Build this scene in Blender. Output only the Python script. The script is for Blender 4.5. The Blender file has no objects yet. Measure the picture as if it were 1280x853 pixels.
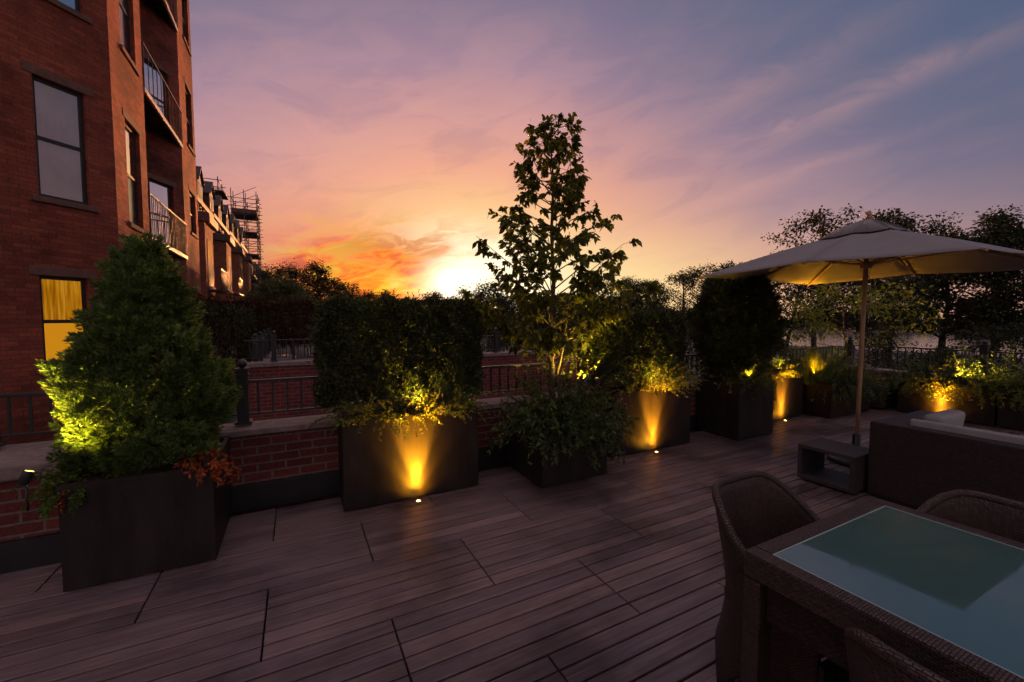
import bpy, math, random
import numpy as np
from mathutils import Vector
rad = math.radians
SC = bpy.context.scene
COL = SC.collection
random.seed(7)

# ------------------------------------------------------------------ colours / materials
def lin(c):
    return tuple((v / 12.92 if v <= .04045 else ((v + .055) / 1.055) ** 2.4) for v in c)
def s255(r, g, b):
    return lin((r / 255, g / 255, b / 255))

def newmat(name):
    m = bpy.data.materials.new(name); m.use_nodes = True
    nt = m.node_tree; nt.nodes.clear()
    out = nt.nodes.new('ShaderNodeOutputMaterial')
    return m, nt, out

def nd(nt, typ, **kw):
    n = nt.nodes.new(typ)
    for k, v in kw.items():
        if k in n.inputs: n.inputs[k].default_value = v
        else: setattr(n, k, v)
    return n
def mixc(nt, fac, a, b, mode='MIX'):
    n = nt.nodes.new('ShaderNodeMix'); n.data_type = 'RGBA'; n.blend_type = mode
    for sock, v in ((n.inputs[0], fac), (n.inputs[6], a), (n.inputs[7], b)):
        if hasattr(v, 'links') or isinstance(v, bpy.types.NodeSocket): nt.links.new(v, sock)
        elif isinstance(v, (int, float)): sock.default_value = v
        else: sock.default_value = (*v, 1)
    return n.outputs[2]
def ramp(nt, fac, stops, interp='LINEAR'):
    n = nt.nodes.new('ShaderNodeValToRGB'); n.color_ramp.interpolation = interp
    el = n.color_ramp.elements
    while len(el) > 1: el.remove(el[-1])
    for i, (p, c) in enumerate(stops):
        if not isinstance(c, tuple): c = (c, c, c)
        e = el[0] if i == 0 else el.new(p)
        e.position = p; e.color = (*c, 1)
    nt.links.new(fac, n.inputs[0]); return n.outputs[0]

def basic(name, col, rough=.6, metal=0, var=.25, scale=8, bump=0, bscale=60, spec=.5, island=0, stretch=(1, 1, 1), coat=0):
    m, nt, out = newmat(name)
    tc = nd(nt, 'ShaderNodeTexCoord'); mp = nd(nt, 'ShaderNodeMapping', Scale=stretch)
    nt.links.new(tc.outputs['Object'], mp.inputs[0])
    no = nd(nt, 'ShaderNodeTexNoise', Scale=scale, Detail=5.0, Roughness=.6)
    nt.links.new(mp.outputs[0], no.inputs['Vector'])
    lo = tuple(c * (1 - var) for c in col); hi = tuple(min(1, c * (1 + var)) for c in col)
    c = ramp(nt, no.outputs[0], [(.3, lo), (.7, hi)])
    if island:
        g = nd(nt, 'ShaderNodeNewGeometry')
        k = ramp(nt, g.outputs['Random Per Island'], [(0, 1 - island), (1, 1 + island)])
        c = mixc(nt, 1.0, c, k, 'MULTIPLY')
    p = nd(nt, 'ShaderNodeBsdfPrincipled', Roughness=rough, Metallic=metal)
    p.inputs['Specular IOR Level'].default_value = spec
    p.inputs['Coat Weight'].default_value = coat
    nt.links.new(c, p.inputs['Base Color'])
    rr = nd(nt, 'ShaderNodeMapRange'); rr.inputs[3].default_value = max(0, rough - .1); rr.inputs[4].default_value = min(1, rough + .12)
    nt.links.new(no.outputs[0], rr.inputs[0]); nt.links.new(rr.outputs[0], p.inputs['Roughness'])
    if bump:
        n2 = nd(nt, 'ShaderNodeTexNoise', Scale=bscale, Detail=4.0); nt.links.new(mp.outputs[0], n2.inputs['Vector'])
        b = nd(nt, 'ShaderNodeBump', Strength=bump, Distance=.01); nt.links.new(n2.outputs[0], b.inputs['Height'])
        nt.links.new(b.outputs[0], p.inputs['Normal'])
    nt.links.new(p.outputs[0], out.inputs[0]); return m

def brickmat(name, c1, c2, mortar, bw=.205, rh=.072, ms=.008, rough=.85, stain=.35, bump=.6, stain_scale=1.2):
    m, nt, out = newmat(name)
    tc = nd(nt, 'ShaderNodeTexCoord')
    br = nd(nt, 'ShaderNodeTexBrick', Scale=1.0)
    br.inputs['Brick Width'].default_value = bw; br.inputs['Row Height'].default_value = rh
    br.inputs['Mortar Size'].default_value = ms; br.inputs['Mortar Smooth'].default_value = .3
    br.inputs['Color1'].default_value = (*c1, 1); br.inputs['Color2'].default_value = (*c2, 1); br.inputs['Mortar'].default_value = (*mortar, 1)
    n0 = nd(nt, 'ShaderNodeTexNoise', Scale=9.0, Detail=2.0)
    nt.links.new(tc.outputs['UV'], n0.inputs['Vector'])
    add = nd(nt, 'ShaderNodeVectorMath', operation='MULTIPLY_ADD'); add.inputs[1].default_value = (.006, .006, 0)
    nt.links.new(n0.outputs['Color'], add.inputs[0]); nt.links.new(tc.outputs['UV'], add.inputs[2])
    nt.links.new(add.outputs[0], br.inputs['Vector'])
    no = nd(nt, 'ShaderNodeTexNoise', Scale=stain_scale, Detail=7.0, Roughness=.65)
    nt.links.new(tc.outputs['Object'], no.inputs['Vector'])
    k = ramp(nt, no.outputs[0], [(.34, 1 - stain), (.5, 1 - stain * .2), (.68, 1 + stain * .55)])
    c = mixc(nt, 1.0, br.outputs['Color'], k, 'MULTIPLY')
    n3 = nd(nt, 'ShaderNodeTexNoise', Scale=45.0, Detail=4.0); nt.links.new(tc.outputs['Object'], n3.inputs['Vector'])
    k3 = ramp(nt, n3.outputs[0], [(.3, .75), (.7, 1.2)])
    c = mixc(nt, 1.0, c, k3, 'MULTIPLY')
    p = nd(nt, 'ShaderNodeBsdfPrincipled', Roughness=rough); p.inputs['Specular IOR Level'].default_value = .25
    nt.links.new(c, p.inputs['Base Color'])
    inv = nd(nt, 'ShaderNodeMath', operation='SUBTRACT'); inv.inputs[0].default_value = 1.0
    nt.links.new(br.outputs['Fac'], inv.inputs[1])
    ad = nd(nt, 'ShaderNodeMath', operation='MULTIPLY_ADD'); ad.inputs[1].default_value = .35
    nt.links.new(n3.outputs[0], ad.inputs[0]); nt.links.new(inv.outputs[0], ad.inputs[2])
    b = nd(nt, 'ShaderNodeBump', Strength=bump, Distance=.012); nt.links.new(ad.outputs[0], b.inputs['Height'])
    nt.links.new(b.outputs[0], p.inputs['Normal'])
    nt.links.new(p.outputs[0], out.inputs[0]); return m

def weavemat(name, col, cell=.011):
    # flat synthetic rattan woven in a close basket pattern
    m, nt, out = newmat(name)
    tc = nd(nt, 'ShaderNodeTexCoord')
    br = nd(nt, 'ShaderNodeTexBrick', Scale=1.0)
    br.offset = .5; br.offset_frequency = 2
    br.inputs['Brick Width'].default_value = cell * 1.6; br.inputs['Row Height'].default_value = cell * .8
    br.inputs['Mortar Size'].default_value = cell * .16; br.inputs['Mortar Smooth'].default_value = 1.0
    br.inputs['Color1'].default_value = (*[c * 1.7 for c in col], 1); br.inputs['Color2'].default_value = (*[c * .8 for c in col], 1)
    br.inputs['Mortar'].default_value = (*[c * .12 for c in col], 1)
    nt.links.new(tc.outputs['UV'], br.inputs['Vector'])
    p = nd(nt, 'ShaderNodeBsdfPrincipled', Roughness=.42)
    p.inputs['Specular IOR Level'].default_value = .45
    nt.links.new(br.outputs['Color'], p.inputs['Base Color'])
    inv = nd(nt, 'ShaderNodeMath', operation='SUBTRACT'); inv.inputs[0].default_value = 1.0
    nt.links.new(br.outputs['Fac'], inv.inputs[1])
    b = nd(nt, 'ShaderNodeBump', Strength=1.0, Distance=.006); nt.links.new(inv.outputs[0], b.inputs['Height'])
    nt.links.new(b.outputs[0], p.inputs['Normal'])
    nt.links.new(p.outputs[0], out.inputs[0]); return m

def leafmat(name, a, b, trans=.35, rough=.5, third=None):
    m, nt, out = newmat(name)
    g = nd(nt, 'ShaderNodeNewGeometry')
    st = [(0, tuple(c * .6 for c in a)), (.5, a), (1, b)] if third is None else [(0, a), (.45, b), (.75, third), (1, tuple(c * .7 for c in third))]
    c = ramp(nt, g.outputs['Random Per Island'], st)
    tc = nd(nt, 'ShaderNodeTexCoord'); no = nd(nt, 'ShaderNodeTexNoise', Scale=4.0, Detail=3.0)
    nt.links.new(tc.outputs['Object'], no.inputs['Vector'])
    k = ramp(nt, no.outputs[0], [(.35, .6), (.65, 1.35)])
    c = mixc(nt, 1.0, c, k, 'MULTIPLY')
    p = nd(nt, 'ShaderNodeBsdfPrincipled', Roughness=rough); p.inputs['Specular IOR Level'].default_value = .3
    t = nd(nt, 'ShaderNodeBsdfTranslucent')
    nt.links.new(c, p.inputs['Base Color'])
    c2 = mixc(nt, 1.0, c, (1.5, 1.35, .6), 'MULTIPLY'); nt.links.new(c2, t.inputs['Color'])
    mx = nd(nt, 'ShaderNodeMixShader'); mx.inputs[0].default_value = trans
    nt.links.new(p.outputs[0], mx.inputs[1]); nt.links.new(t.outputs[0], mx.inputs[2])
    nt.links.new(mx.outputs[0], out.inputs[0]); return m

def emitmat(name, col, strength):
    m, nt, out = newmat(name)
    e = nd(nt, 'ShaderNodeEmission', Strength=strength); e.inputs[0].default_value = (*col, 1)
    nt.links.new(e.outputs[0], out.inputs[0]); return m

def deckmat():
    m, nt, out = newmat('ipe_deck_boards')
    tc = nd(nt, 'ShaderNodeTexCoord'); g = nd(nt, 'ShaderNodeNewGeometry')
    ofs = nd(nt, 'ShaderNodeVectorMath', operation='MULTIPLY_ADD'); ofs.inputs[1].default_value = (37, 11, 5)
    nt.links.new(g.outputs['Random Per Island'], ofs.inputs[0]); nt.links.new(tc.outputs['Object'], ofs.inputs[2])
    mp = nd(nt, 'ShaderNodeMapping', Scale=(1.2, 26, 26)); nt.links.new(ofs.outputs[0], mp.inputs[0])
    gr = nd(nt, 'ShaderNodeTexNoise', Scale=2.2, Detail=8.0, Roughness=.65, Distortion=.6); nt.links.new(mp.outputs[0], gr.inputs['Vector'])
    c = ramp(nt, gr.outputs[0], [(.25, (.10, .066, .066)), (.5, (.185, .135, .135)), (.75, (.29, .228, .230))])
    k = ramp(nt, g.outputs['Random Per Island'], [(0, (.70, .66, .69)), (.25, (.97, .90, .87)), (.5, (.86, .84, .90)), (.8, (1.08, 1.0, .97)), (1, (1.30, 1.2, 1.16))])
    c = mixc(nt, 1.0, c, k, 'MULTIPLY')
    st = nd(nt, 'ShaderNodeTexNoise', Scale=1.1, Detail=4.0, Roughness=.55); nt.links.new(tc.outputs['Object'], st.inputs['Vector'])
    ks = ramp(nt, st.outputs[0], [(.36, (.45, .42, .44)), (.5, (.95, .93, .93)), (.66, (1.2, 1.15, 1.12))])
    c = mixc(nt, 1.0, c, ks, 'MULTIPLY')
    p = nd(nt, 'ShaderNodeBsdfPrincipled'); p.inputs['Specular IOR Level'].default_value = .42
    nt.links.new(c, p.inputs['Base Color'])
    r = nd(nt, 'ShaderNodeMapRange'); r.inputs[3].default_value = .28; r.inputs[4].default_value = .52
    nt.links.new(st.outputs[0], r.inputs[0]); nt.links.new(r.outputs[0], p.inputs['Roughness'])
    b = nd(nt, 'ShaderNodeBump', Strength=.35, Distance=.004); nt.links.new(gr.outputs[0], b.inputs['Height']); nt.links.new(b.outputs[0], p.inputs['Normal'])
    nt.links.new(p.outputs[0], out.inputs[0]); return m

M = dict(
    deck=deckmat(),
    under=basic('deck_underlay', (.012, .012, .012), .9),
    ground=basic('ground_earth', (.05, .045, .035), .95, var=.5, scale=.4),
    asphalt=basic('alley_asphalt', (.05, .05, .05), .8, var=.3, scale=3, bump=.3),
    brick=brickmat('garden_wall_brick', (.20, .052, .036), (.14, .036, .028), (.20, .15, .13), ms=.009, stain=.35),
    brick_far=brickmat('terrace_brick', (.24, .05, .042), (.16, .034, .03), (.22, .13, .12), ms=.008, stain=.3),
    house=brickmat('house_brick', (.40, .095, .050), (.25, .056, .034), (.16, .07, .05), bw=.21, rh=.07, ms=.007, stain=.65, bump=.4, stain_scale=.6),
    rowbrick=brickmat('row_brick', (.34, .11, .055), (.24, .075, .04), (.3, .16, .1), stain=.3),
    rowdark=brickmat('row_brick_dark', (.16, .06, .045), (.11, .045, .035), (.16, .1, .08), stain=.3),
    stone=basic('coping_stone', (.24, .175, .16), .8, var=.3, scale=14, bump=.4),
    brownstone=basic('brownstone', (.17, .085, .06), .85, var=.3, scale=10, bump=.3),
    darkmetal=basic('black_flashing', (.016, .015, .015), .5, var=.3),
    iron=basic('black_iron', (.02, .02, .021), .38, metal=.0, var=.3, scale=30, spec=.6),
    planter=basic('dark_bronze_planter', (.021, .015, .012), .5, var=.5, scale=3, bump=.15, bscale=60, spec=.35, stretch=(3, 3, .7)),
    soil=basic('planter_soil', (.03, .02, .014), .95, var=.5, scale=30, bump=1, bscale=50),
    frame=basic('window_frame_dark', (.03, .024, .022), .5),
    slate=basic('slate_roof', (.05, .045, .045), .7, var=.4, scale=6),
    cornice=basic('painted_cornice', (.09, .05, .035), .6),
    paleframe=basic('pale_window_frame', (.55, .5, .45), .6),
    canvas=basic('taupe_canvas', (.23, .215, .215), .85, var=.06, scale=5, bump=.15, bscale=300),
    wood=basic('umbrella_wood', (.46, .27, .14), .4, var=.3, scale=6, stretch=(10, 10, 1)),
    brass=basic('brass_fitting', (.35, .22, .08), .35, metal=1),
    tabledark=basic('side_table_dark', (.045, .034, .031), .55, var=.25, scale=20, bump=.2),
    cushion=basic('pale_cushion', (.34, .33, .32), .9, var=.08, scale=10, bump=.2, bscale=400),
    weave=weavemat('brown_rattan', (.062, .033, .027), .010),
    weavedark=weavemat('dark_rattan', (.036, .019, .016), .012),
    bark=basic('tree_bark', (.09, .065, .045), .9, var=.4, scale=20, bump=.8),
    barkdark=basic('tree_bark_dark', (.04, .03, .024), .9, var=.4, scale=10, bump=.8),
    conifer=leafmat('conifer_leaf', (.10, .17, .048), (.20, .27, .075), .28),
    coniferlow=leafmat('gold_shrub_leaf', (.09, .15, .02), (.18, .24, .03), .35),
    yew=leafmat('yew_leaf', (.055, .070, .022), (.11, .12, .036), .2),
    treeleaf=leafmat('young_tree_leaf', (.09, .11, .022), (.19, .19, .04), .5),
    shrub=leafmat('shrub_leaf', (.06, .095, .028), (.13, .17, .045), .3),
    fern=leafmat('lit_groundcover_leaf', (.10, .15, .03), (.18, .22, .05), .35),
    orange=leafmat('coleus_leaf', (.30, .07, .02), (.42, .16, .03), .3, third=(.35, .03, .02)),
    goldleaf=leafmat('gold_leaf', (.16, .2, .03), (.28, .28, .05), .4),
    pink=leafmat('pink_petal', (.4, .1, .25), (.5, .22, .35), .3),
    white=leafmat('white_petal', (.5, .45, .4), (.6, .55, .5), .3),
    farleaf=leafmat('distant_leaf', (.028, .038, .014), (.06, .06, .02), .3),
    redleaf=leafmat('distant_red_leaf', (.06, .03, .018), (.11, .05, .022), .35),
    greyleaf=leafmat('grey_green_leaf', (.11, .13, .07), (.18, .20, .10), .3),
    lensdim=emitmat('spike_lamp_lens', (1, .6, .12), 7),
    lens=emitmat('lamp_lens', (1, .55, .10), 28),
    tyre=basic('tyre_rubber', (.02, .02, .02), .9),
    chrome=basic('wheel_metal', (.5, .5, .5), .3, metal=1),
    carred=basic('red_car_paint', (.55, .02, .03), .25, var=.05, coat=1),
    cargrey=basic('grey_car_paint', (.25, .24, .25), .25, var=.05, coat=1),
    carblack=basic('dark_car_paint', (.03, .03, .035), .25, var=.05, coat=1),
    carglass=basic('car_glass', (.02, .022, .025), .08, var=.05),
    headlight=emitmat('car_headlight', (1, .75, .4), 12),
    taillight=emitmat('car_taillight', (1, .03, .03), 2.5),
    scaff=basic('scaffold_steel', (.08, .07, .065), .5),
    plank=basic('scaffold_plank', (.12, .08, .05), .8),
)

def glassmat(name, col, rough=.05, spec=.8, var=.1):
    return basic(name, col, rough, var=var, scale=1.5, spec=spec)
M['pane'] = glassmat('window_pane', (.26, .21, .20), .12)
M['panedark'] = glassmat('dark_window_pane', (.035, .035, .04), .12)
M['tableglass'] = None; M['glassedge'] = glassmat('pale_glass_edge', (.30, .38, .34), .25)
def tableglass():
    m, nt, out = newmat('frosted_teal_glass')
    p = nd(nt, 'ShaderNodeBsdfPrincipled', Roughness=.03); p.inputs['Base Color'].default_value = (.10, .21, .20, 1)
    p.inputs['IOR'].default_value = 1.95
    tc = nd(nt, 'ShaderNodeTexCoord'); no = nd(nt, 'ShaderNodeTexNoise', Scale=3.0, Detail=6.0); nt.links.new(tc.outputs['Object'], no.inputs['Vector'])
    c = ramp(nt, no.outputs[0], [(.3, (.05, .115, .11)), (.7, (.065, .14, .13))]); nt.links.new(c, p.inputs['Base Color'])
    n2 = nd(nt, 'ShaderNodeTexNoise', Scale=9.0, Detail=8.0, Roughness=.7); nt.links.new(tc.outputs['Object'], n2.inputs['Vector'])
    r = ramp(nt, n2.outputs[0], [(.45, .025), (.75, .10)]); nt.links.new(r, p.inputs['Roughness'])
    nt.links.new(p.outputs[0], out.inputs[0]); return m
M['tableglass'] = tableglass()
def clearpane():
    m, nt, out = newmat('clear_window_glass')
    t = nd(nt, 'ShaderNodeBsdfTransparent'); g = nd(nt, 'ShaderNodeBsdfGlossy', Roughness=.03); f = nd(nt, 'ShaderNodeFresnel', IOR=1.7)
    no = nd(nt, 'ShaderNodeTexNoise', Scale=2.0); b = nd(nt, 'ShaderNodeBump', Strength=.15, Distance=.02); nt.links.new(no.outputs[0], b.inputs['Height']); nt.links.new(b.outputs[0], g.inputs['Normal'])
    mx = nd(nt, 'ShaderNodeMixShader'); nt.links.new(f.outputs[0], mx.inputs[0]); nt.links.new(t.outputs[0], mx.inputs[1]); nt.links.new(g.outputs[0], mx.inputs[2]); nt.links.new(mx.outputs[0], out.inputs[0]); return m
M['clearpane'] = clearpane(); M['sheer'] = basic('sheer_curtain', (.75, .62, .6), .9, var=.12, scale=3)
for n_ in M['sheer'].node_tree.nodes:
    if n_.type == 'BSDF_PRINCIPLED': n_.inputs['Emission Color'].default_value = (.85, .55, .50, 1); n_.inputs['Emission Strength'].default_value = .045  # faint glow added to the curtain cloth so the windows look brighter
def curtainmat():
    m, nt, out = newmat('lamplit_curtain')
    e = nd(nt, 'ShaderNodeEmission', Strength=.62)
    tc = nd(nt, 'ShaderNodeTexCoord'); mp = nd(nt, 'ShaderNodeMapping', Scale=(1, 1, .08)); nt.links.new(tc.outputs['Object'], mp.inputs[0])
    no = nd(nt, 'ShaderNodeTexNoise', Scale=22.0, Detail=2.0); nt.links.new(mp.outputs[0], no.inputs['Vector'])
    c = ramp(nt, no.outputs[0], [(.3, s255(150, 88, 8)), (.55, s255(215, 140, 20)), (.75, s255(240, 175, 60))])
    nt.links.new(c, e.inputs[0]); nt.links.new(e.outputs[0], out.inputs[0]); return m
M['curtain'] = curtainmat()
M['litroom'] = emitmat('lamplit_blind', s255(225, 148, 25), .75)
def watermat():
    m, nt, out = newmat('river_water')
    p = nd(nt, 'ShaderNodeBsdfPrincipled', Roughness=.12); p.inputs['Base Color'].default_value = (.03, .04, .05, 1)
    tc = nd(nt, 'ShaderNodeTexCoord'); no = nd(nt, 'ShaderNodeTexNoise', Scale=.8, Detail=6.0); nt.links.new(tc.outputs['Object'], no.inputs['Vector'])
    b = nd(nt, 'ShaderNodeBump', Strength=.5, Distance=.1); nt.links.new(no.outputs[0], b.inputs['Height']); nt.links.new(b.outputs[0], p.inputs['Normal'])
    nt.links.new(p.outputs[0], out.inputs[0]); return m
M['water'] = watermat()

# ------------------------------------------------------------------ object helpers
ORG = {}
def link(o): COL.objects.link(o); return o
def thing(name, label, cat, loc=(0, 0, 0), group=None):
    o = link(bpy.data.objects.new(name, None)); o.location = loc; ORG[o.name] = Vector(loc)
    o['label'] = label; o['category'] = cat
    if group: o['group'] = group
    return o
def tag(o, label=None, cat=None, group=None, kind=None):
    for k, v in (('label', label), ('category', cat), ('group', group), ('kind', kind)):
        if v: o[k] = v
    return o
def origin_of(parent):
    while parent is not None:
        if parent.name in ORG: return ORG[parent.name]
        parent = parent.parent
    return Vector((0, 0, 0))

class MB:
    """collects boxes, tubes and sheets in world space, built as ONE mesh object"""
    def __init__(s): s.v = []; s.f = []; s.uv = None; s.sm = []
    def add(s, vs, fs, smooth=False):
        n = len(s.v); s.v += [tuple(p) for p in vs]; s.f += [[i + n for i in q] for q in fs]; s.sm += [smooth] * len(fs); return s
    def box(s, x0, x1, y0, y1, z0, z1):
        return s.add([(x, y, z) for z in (z0, z1) for y in (y0, y1) for x in (x0, x1)],
                     [(0, 2, 3, 1), (4, 5, 7, 6), (0, 1, 5, 4), (1, 3, 7, 5), (3, 2, 6, 7), (2, 0, 4, 6)])
    def obox(s, c, u, w, lu, lw, z0, z1):
        # box with horizontal axes u,w (2d unit vectors) half sizes lu,lw
        vs = [(c[0] + u[0] * a * lu + w[0] * b * lw, c[1] + u[1] * a * lu + w[1] * b * lw, z) for z in (z0, z1) for b in (-1, 1) for a in (-1, 1)]
        return s.add(vs, [(0, 2, 3, 1), (4, 5, 7, 6), (0, 1, 5, 4), (1, 3, 7, 5), (3, 2, 6, 7), (2, 0, 4, 6)])
    def tube(s, pts, rr, n=6, cap=True):
        pts = [Vector(p) for p in pts]
        if not isinstance(rr, (list, tuple)): rr = [rr] * len(pts)
        rings = []; up = Vector((.13, .21, 1)).normalized(); b = None
        for i, p in enumerate(pts):
            t = (pts[min(i + 1, len(pts) - 1)] - pts[max(i - 1, 0)])
            if t.length < 1e-9: t = Vector((0, 0, 1))
            t.normalize()
            a = t.cross(up)
            if a.length < .05: a = t.cross(Vector((1, 0, 0)))
            a.normalize(); b = t.cross(a)
            rings.append([p + (a * math.cos(k * 2 * math.pi / n) + b * math.sin(k * 2 * math.pi / n)) * rr[i] for k in range(n)])
        vs = [q for r in rings for q in r]; fs = []
        for i in range(len(rings) - 1):
            for k in range(n):
                fs.append((i * n + k, i * n + (k + 1) % n, (i + 1) * n + (k + 1) % n, (i + 1) * n + k))
        if cap: fs += [tuple(range(n - 1, -1, -1)), tuple(range(len(vs) - n, len(vs)))]
        return s.add(vs, fs, True)
    def lathe(s, c, prof, n=20):
        vs = [(c[0] + r * math.cos(2 * math.pi * k / n), c[1] + r * math.sin(2 * math.pi * k / n), c[2] + z) for r, z in prof for k in range(n)]
        fs = [(i * n + k, i * n + (k + 1) % n, (i + 1) * n + (k + 1) % n, (i + 1) * n + k) for i in range(len(prof) - 1) for k in range(n)]
        fs += [tuple(range(n - 1, -1, -1)), tuple(range(len(vs) - n, len(vs)))]
        return s.add(vs, fs, True)
    def prism(s, poly, ext):
        e = Vector(ext); a = [Vector(p) for p in poly]; n = len(a)
        return s.add(a + [p + e for p in a], [tuple(range(n)), tuple(range(2 * n - 1, n - 1, -1))] + [(i, i + n, (i + 1) % n + n, (i + 1) % n) for i in range(n)])
    def build(s, name, mat, parent=None, bevel=0, solid=0, seg=2):
        me = bpy.data.meshes.new(name)
        og = origin_of(parent) if parent else Vector((0, 0, 0))
        vs = [(p[0] - og.x, p[1] - og.y, p[2] - og.z) for p in s.v]
        me.from_pydata(vs, [], s.f)
        me.polygons.foreach_set('use_smooth', s.sm)
        uvl = me.uv_layers.new(name='UVMap')
        if s.uv is not None:
            for i, l in enumerate(me.loops): uvl.data[i].uv = s.uv[l.vertex_index]
        else:
            for p in me.polygons:
                nrm = p.normal
                if abs(nrm.z) > .75: tx, ty = Vector((1, 0, 0)), Vector((0, 1, 0))
                else:
                    tx = Vector((-nrm.y, nrm.x, 0)).normalized(); ty = Vector((0, 0, 1))
                for li in p.loop_indices:
                    co = s.v[me.loops[li].vertex_index]; co = Vector(co)
                    uvl.data[li].uv = (co.dot(tx), co.dot(ty))
        me.materials.append(mat); me.update()
        o = link(bpy.data.objects.new(name, me))
        if parent: o.parent = parent
        if solid:
            md = o.modifiers.new('solid', 'SOLIDIFY'); md.thickness = solid; md.offset = 0
        if bevel:
            md = o.modifiers.new('bevel', 'BEVEL'); md.width = bevel; md.segments = seg; md.limit_method = 'ANGLE'; md.angle_limit = rad(40)
        return o

# ------------------------------------------------------------------ leaves
SHAPES = {
    'diamond': (np.array([0, .45, 1, .45]), np.array([0, .5, 0, -.5])),
    'ovate': (np.array([0, .22, .55, 1, .55, .22]), np.array([0, .42, .46, 0, -.46, -.42])),
    'needle': (np.array([0, .3, 1, .3]), np.array([-.12, .5, 0, -.5])),
}
def leaves(name, P, D, L, W, mat, parent=None, shape='diamond', fold=.12, droop=0., seed=0, lab=None):
    """one mesh of leaf blades: P base points, D directions (N,3), L lengths, W widths"""
    rg = np.random.default_rng(seed); N = len(P)
    P = np.asarray(P, float); D = np.asarray(D, float); D = D / (np.linalg.norm(D, axis=1, keepdims=True) + 1e-9)
    R = rg.normal(size=(N, 3)); S = np.cross(D, R); S /= (np.linalg.norm(S, axis=1, keepdims=True) + 1e-9)
    Nn = np.cross(D, S)
    a, b = SHAPES[shape]; k = len(a)
    L = np.broadcast_to(L, (N,)); W = np.broadcast_to(W, (N,))
    V = (P[:, None, :] + D[:, None, :] * (a[None, :, None] * L[:, None, None]) + S[:, None, :] * (b[None, :, None] * W[:, None, None])
         + Nn[:, None, :] * (np.abs(b)[None, :, None] * (W * fold * 2)[:, None, None]))
    if droop: V[:, :, 2] -= (a[None, :] ** 2) * L[:, None] * droop
    og = origin_of(parent) if parent else Vector((0, 0, 0))
    V = V.reshape(-1, 3) - np.array(og)[None, :]
    me = bpy.data.meshes.new(name)
    me.vertices.add(len(V)); me.vertices.foreach_set('co', V.astype(np.float32).ravel())
    me.loops.add(N * k); me.loops.foreach_set('vertex_index', np.arange(N * k, dtype=np.int32))
    me.polygons.add(N); me.polygons.foreach_set('loop_start', np.arange(0, N * k, k, dtype=np.int32))
    me.update(calc_edges=True); me.validate()
    me.materials.append(mat)
    o = link(bpy.data.objects.new(name, me))
    if parent: o.parent = parent
    return o

def unit(v): return v / (np.linalg.norm(v, axis=-1, keepdims=True) + 1e-9)

def conifer(name, label, cx, cy, zb, prof, n_tuft, per, leaf, mat, seed, lump=.10, cat='shrub', group=None, squash=1.0, puff=.55):
    """tufted evergreen: outward and upward pointing sprays on a lumpy profile"""
    rg = np.random.default_rng(seed)
    t = thing(name, label, cat, (cx, cy, zb), group)
    zs = np.array([p[0] for p in prof]); rs = np.array([p[1] for p in prof])
    zz = rg.uniform(zs[0], zs[-1], n_tuft * 3); rr = np.interp(zz, zs, rs)
    keep = rg.uniform(0, rs.max(), n_tuft * 3) < rr + .05; zz = zz[keep][:n_tuft]; rr = rr[keep][:n_tuft]; n = len(zz)
    th = rg.uniform(0, 2 * np.pi, n)
    lumpf = 1 + lump * (np.sin(th * 3 + zz * 9 + seed) + np.sin(th * 5 - zz * 14) * .7 + np.sin(th * 8 + zz * 23 + 1) * .5)
    depth = np.where(rg.uniform(size=n) < .75, rg.uniform(.86, 1.0, n), rg.uniform(.35, .9, n))
    r = rr * lumpf * depth
    C = np.stack([cx + r * np.cos(th), cy + r * np.sin(th) * squash, zz], 1)
    out = np.stack([np.cos(th), np.sin(th), rg.uniform(.5, 1.5, n)], 1); out = unit(out + rg.normal(size=(n, 3)) * .25)
    tl = leaf * rg.uniform(1.6, 3.4, n)
    u = rg.uniform(0, 1, (n, per)) ** .8
    sp = unit(rg.normal(size=(n, per, 3)))
    P = C[:, None, :] + out[:, None, :] * (u * tl[:, None])[:, :, None] + sp * (leaf * puff * (1.15 - u))[:, :, None]
    D = unit(out[:, None, :] * 1.1 + sp * .9)
    P = P.reshape(-1, 3); D = D.reshape(-1, 3); N = len(P)
    L = leaf * rg.uniform(.55, 1.15, N)
    leaves('foliage', P, D, L, L * .34, mat, t, 'needle', seed=seed)
    m = MB(); h = zs[-1] - zs[0]
    m.tube([(cx, cy, zb - .05), (cx + .02, cy, zb + h * .5), (cx, cy, zb + h * .93)], [.035, .02, .004], 8)
    for i in range(26):
        z = zs[0] + h * (.06 + .85 * i / 26); a = i * 2.4; q = np.interp(z, zs, rs) * .85
        m.tube([(cx, cy, z - .05), (cx + q * .5 * math.cos(a), cy + q * .5 * math.sin(a), z), (cx + q * math.cos(a), cy + q * math.sin(a), z + .12)], [.01, .006, .002], 4)
    m.build('trunk', M['bark'], t)
    return t

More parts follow.
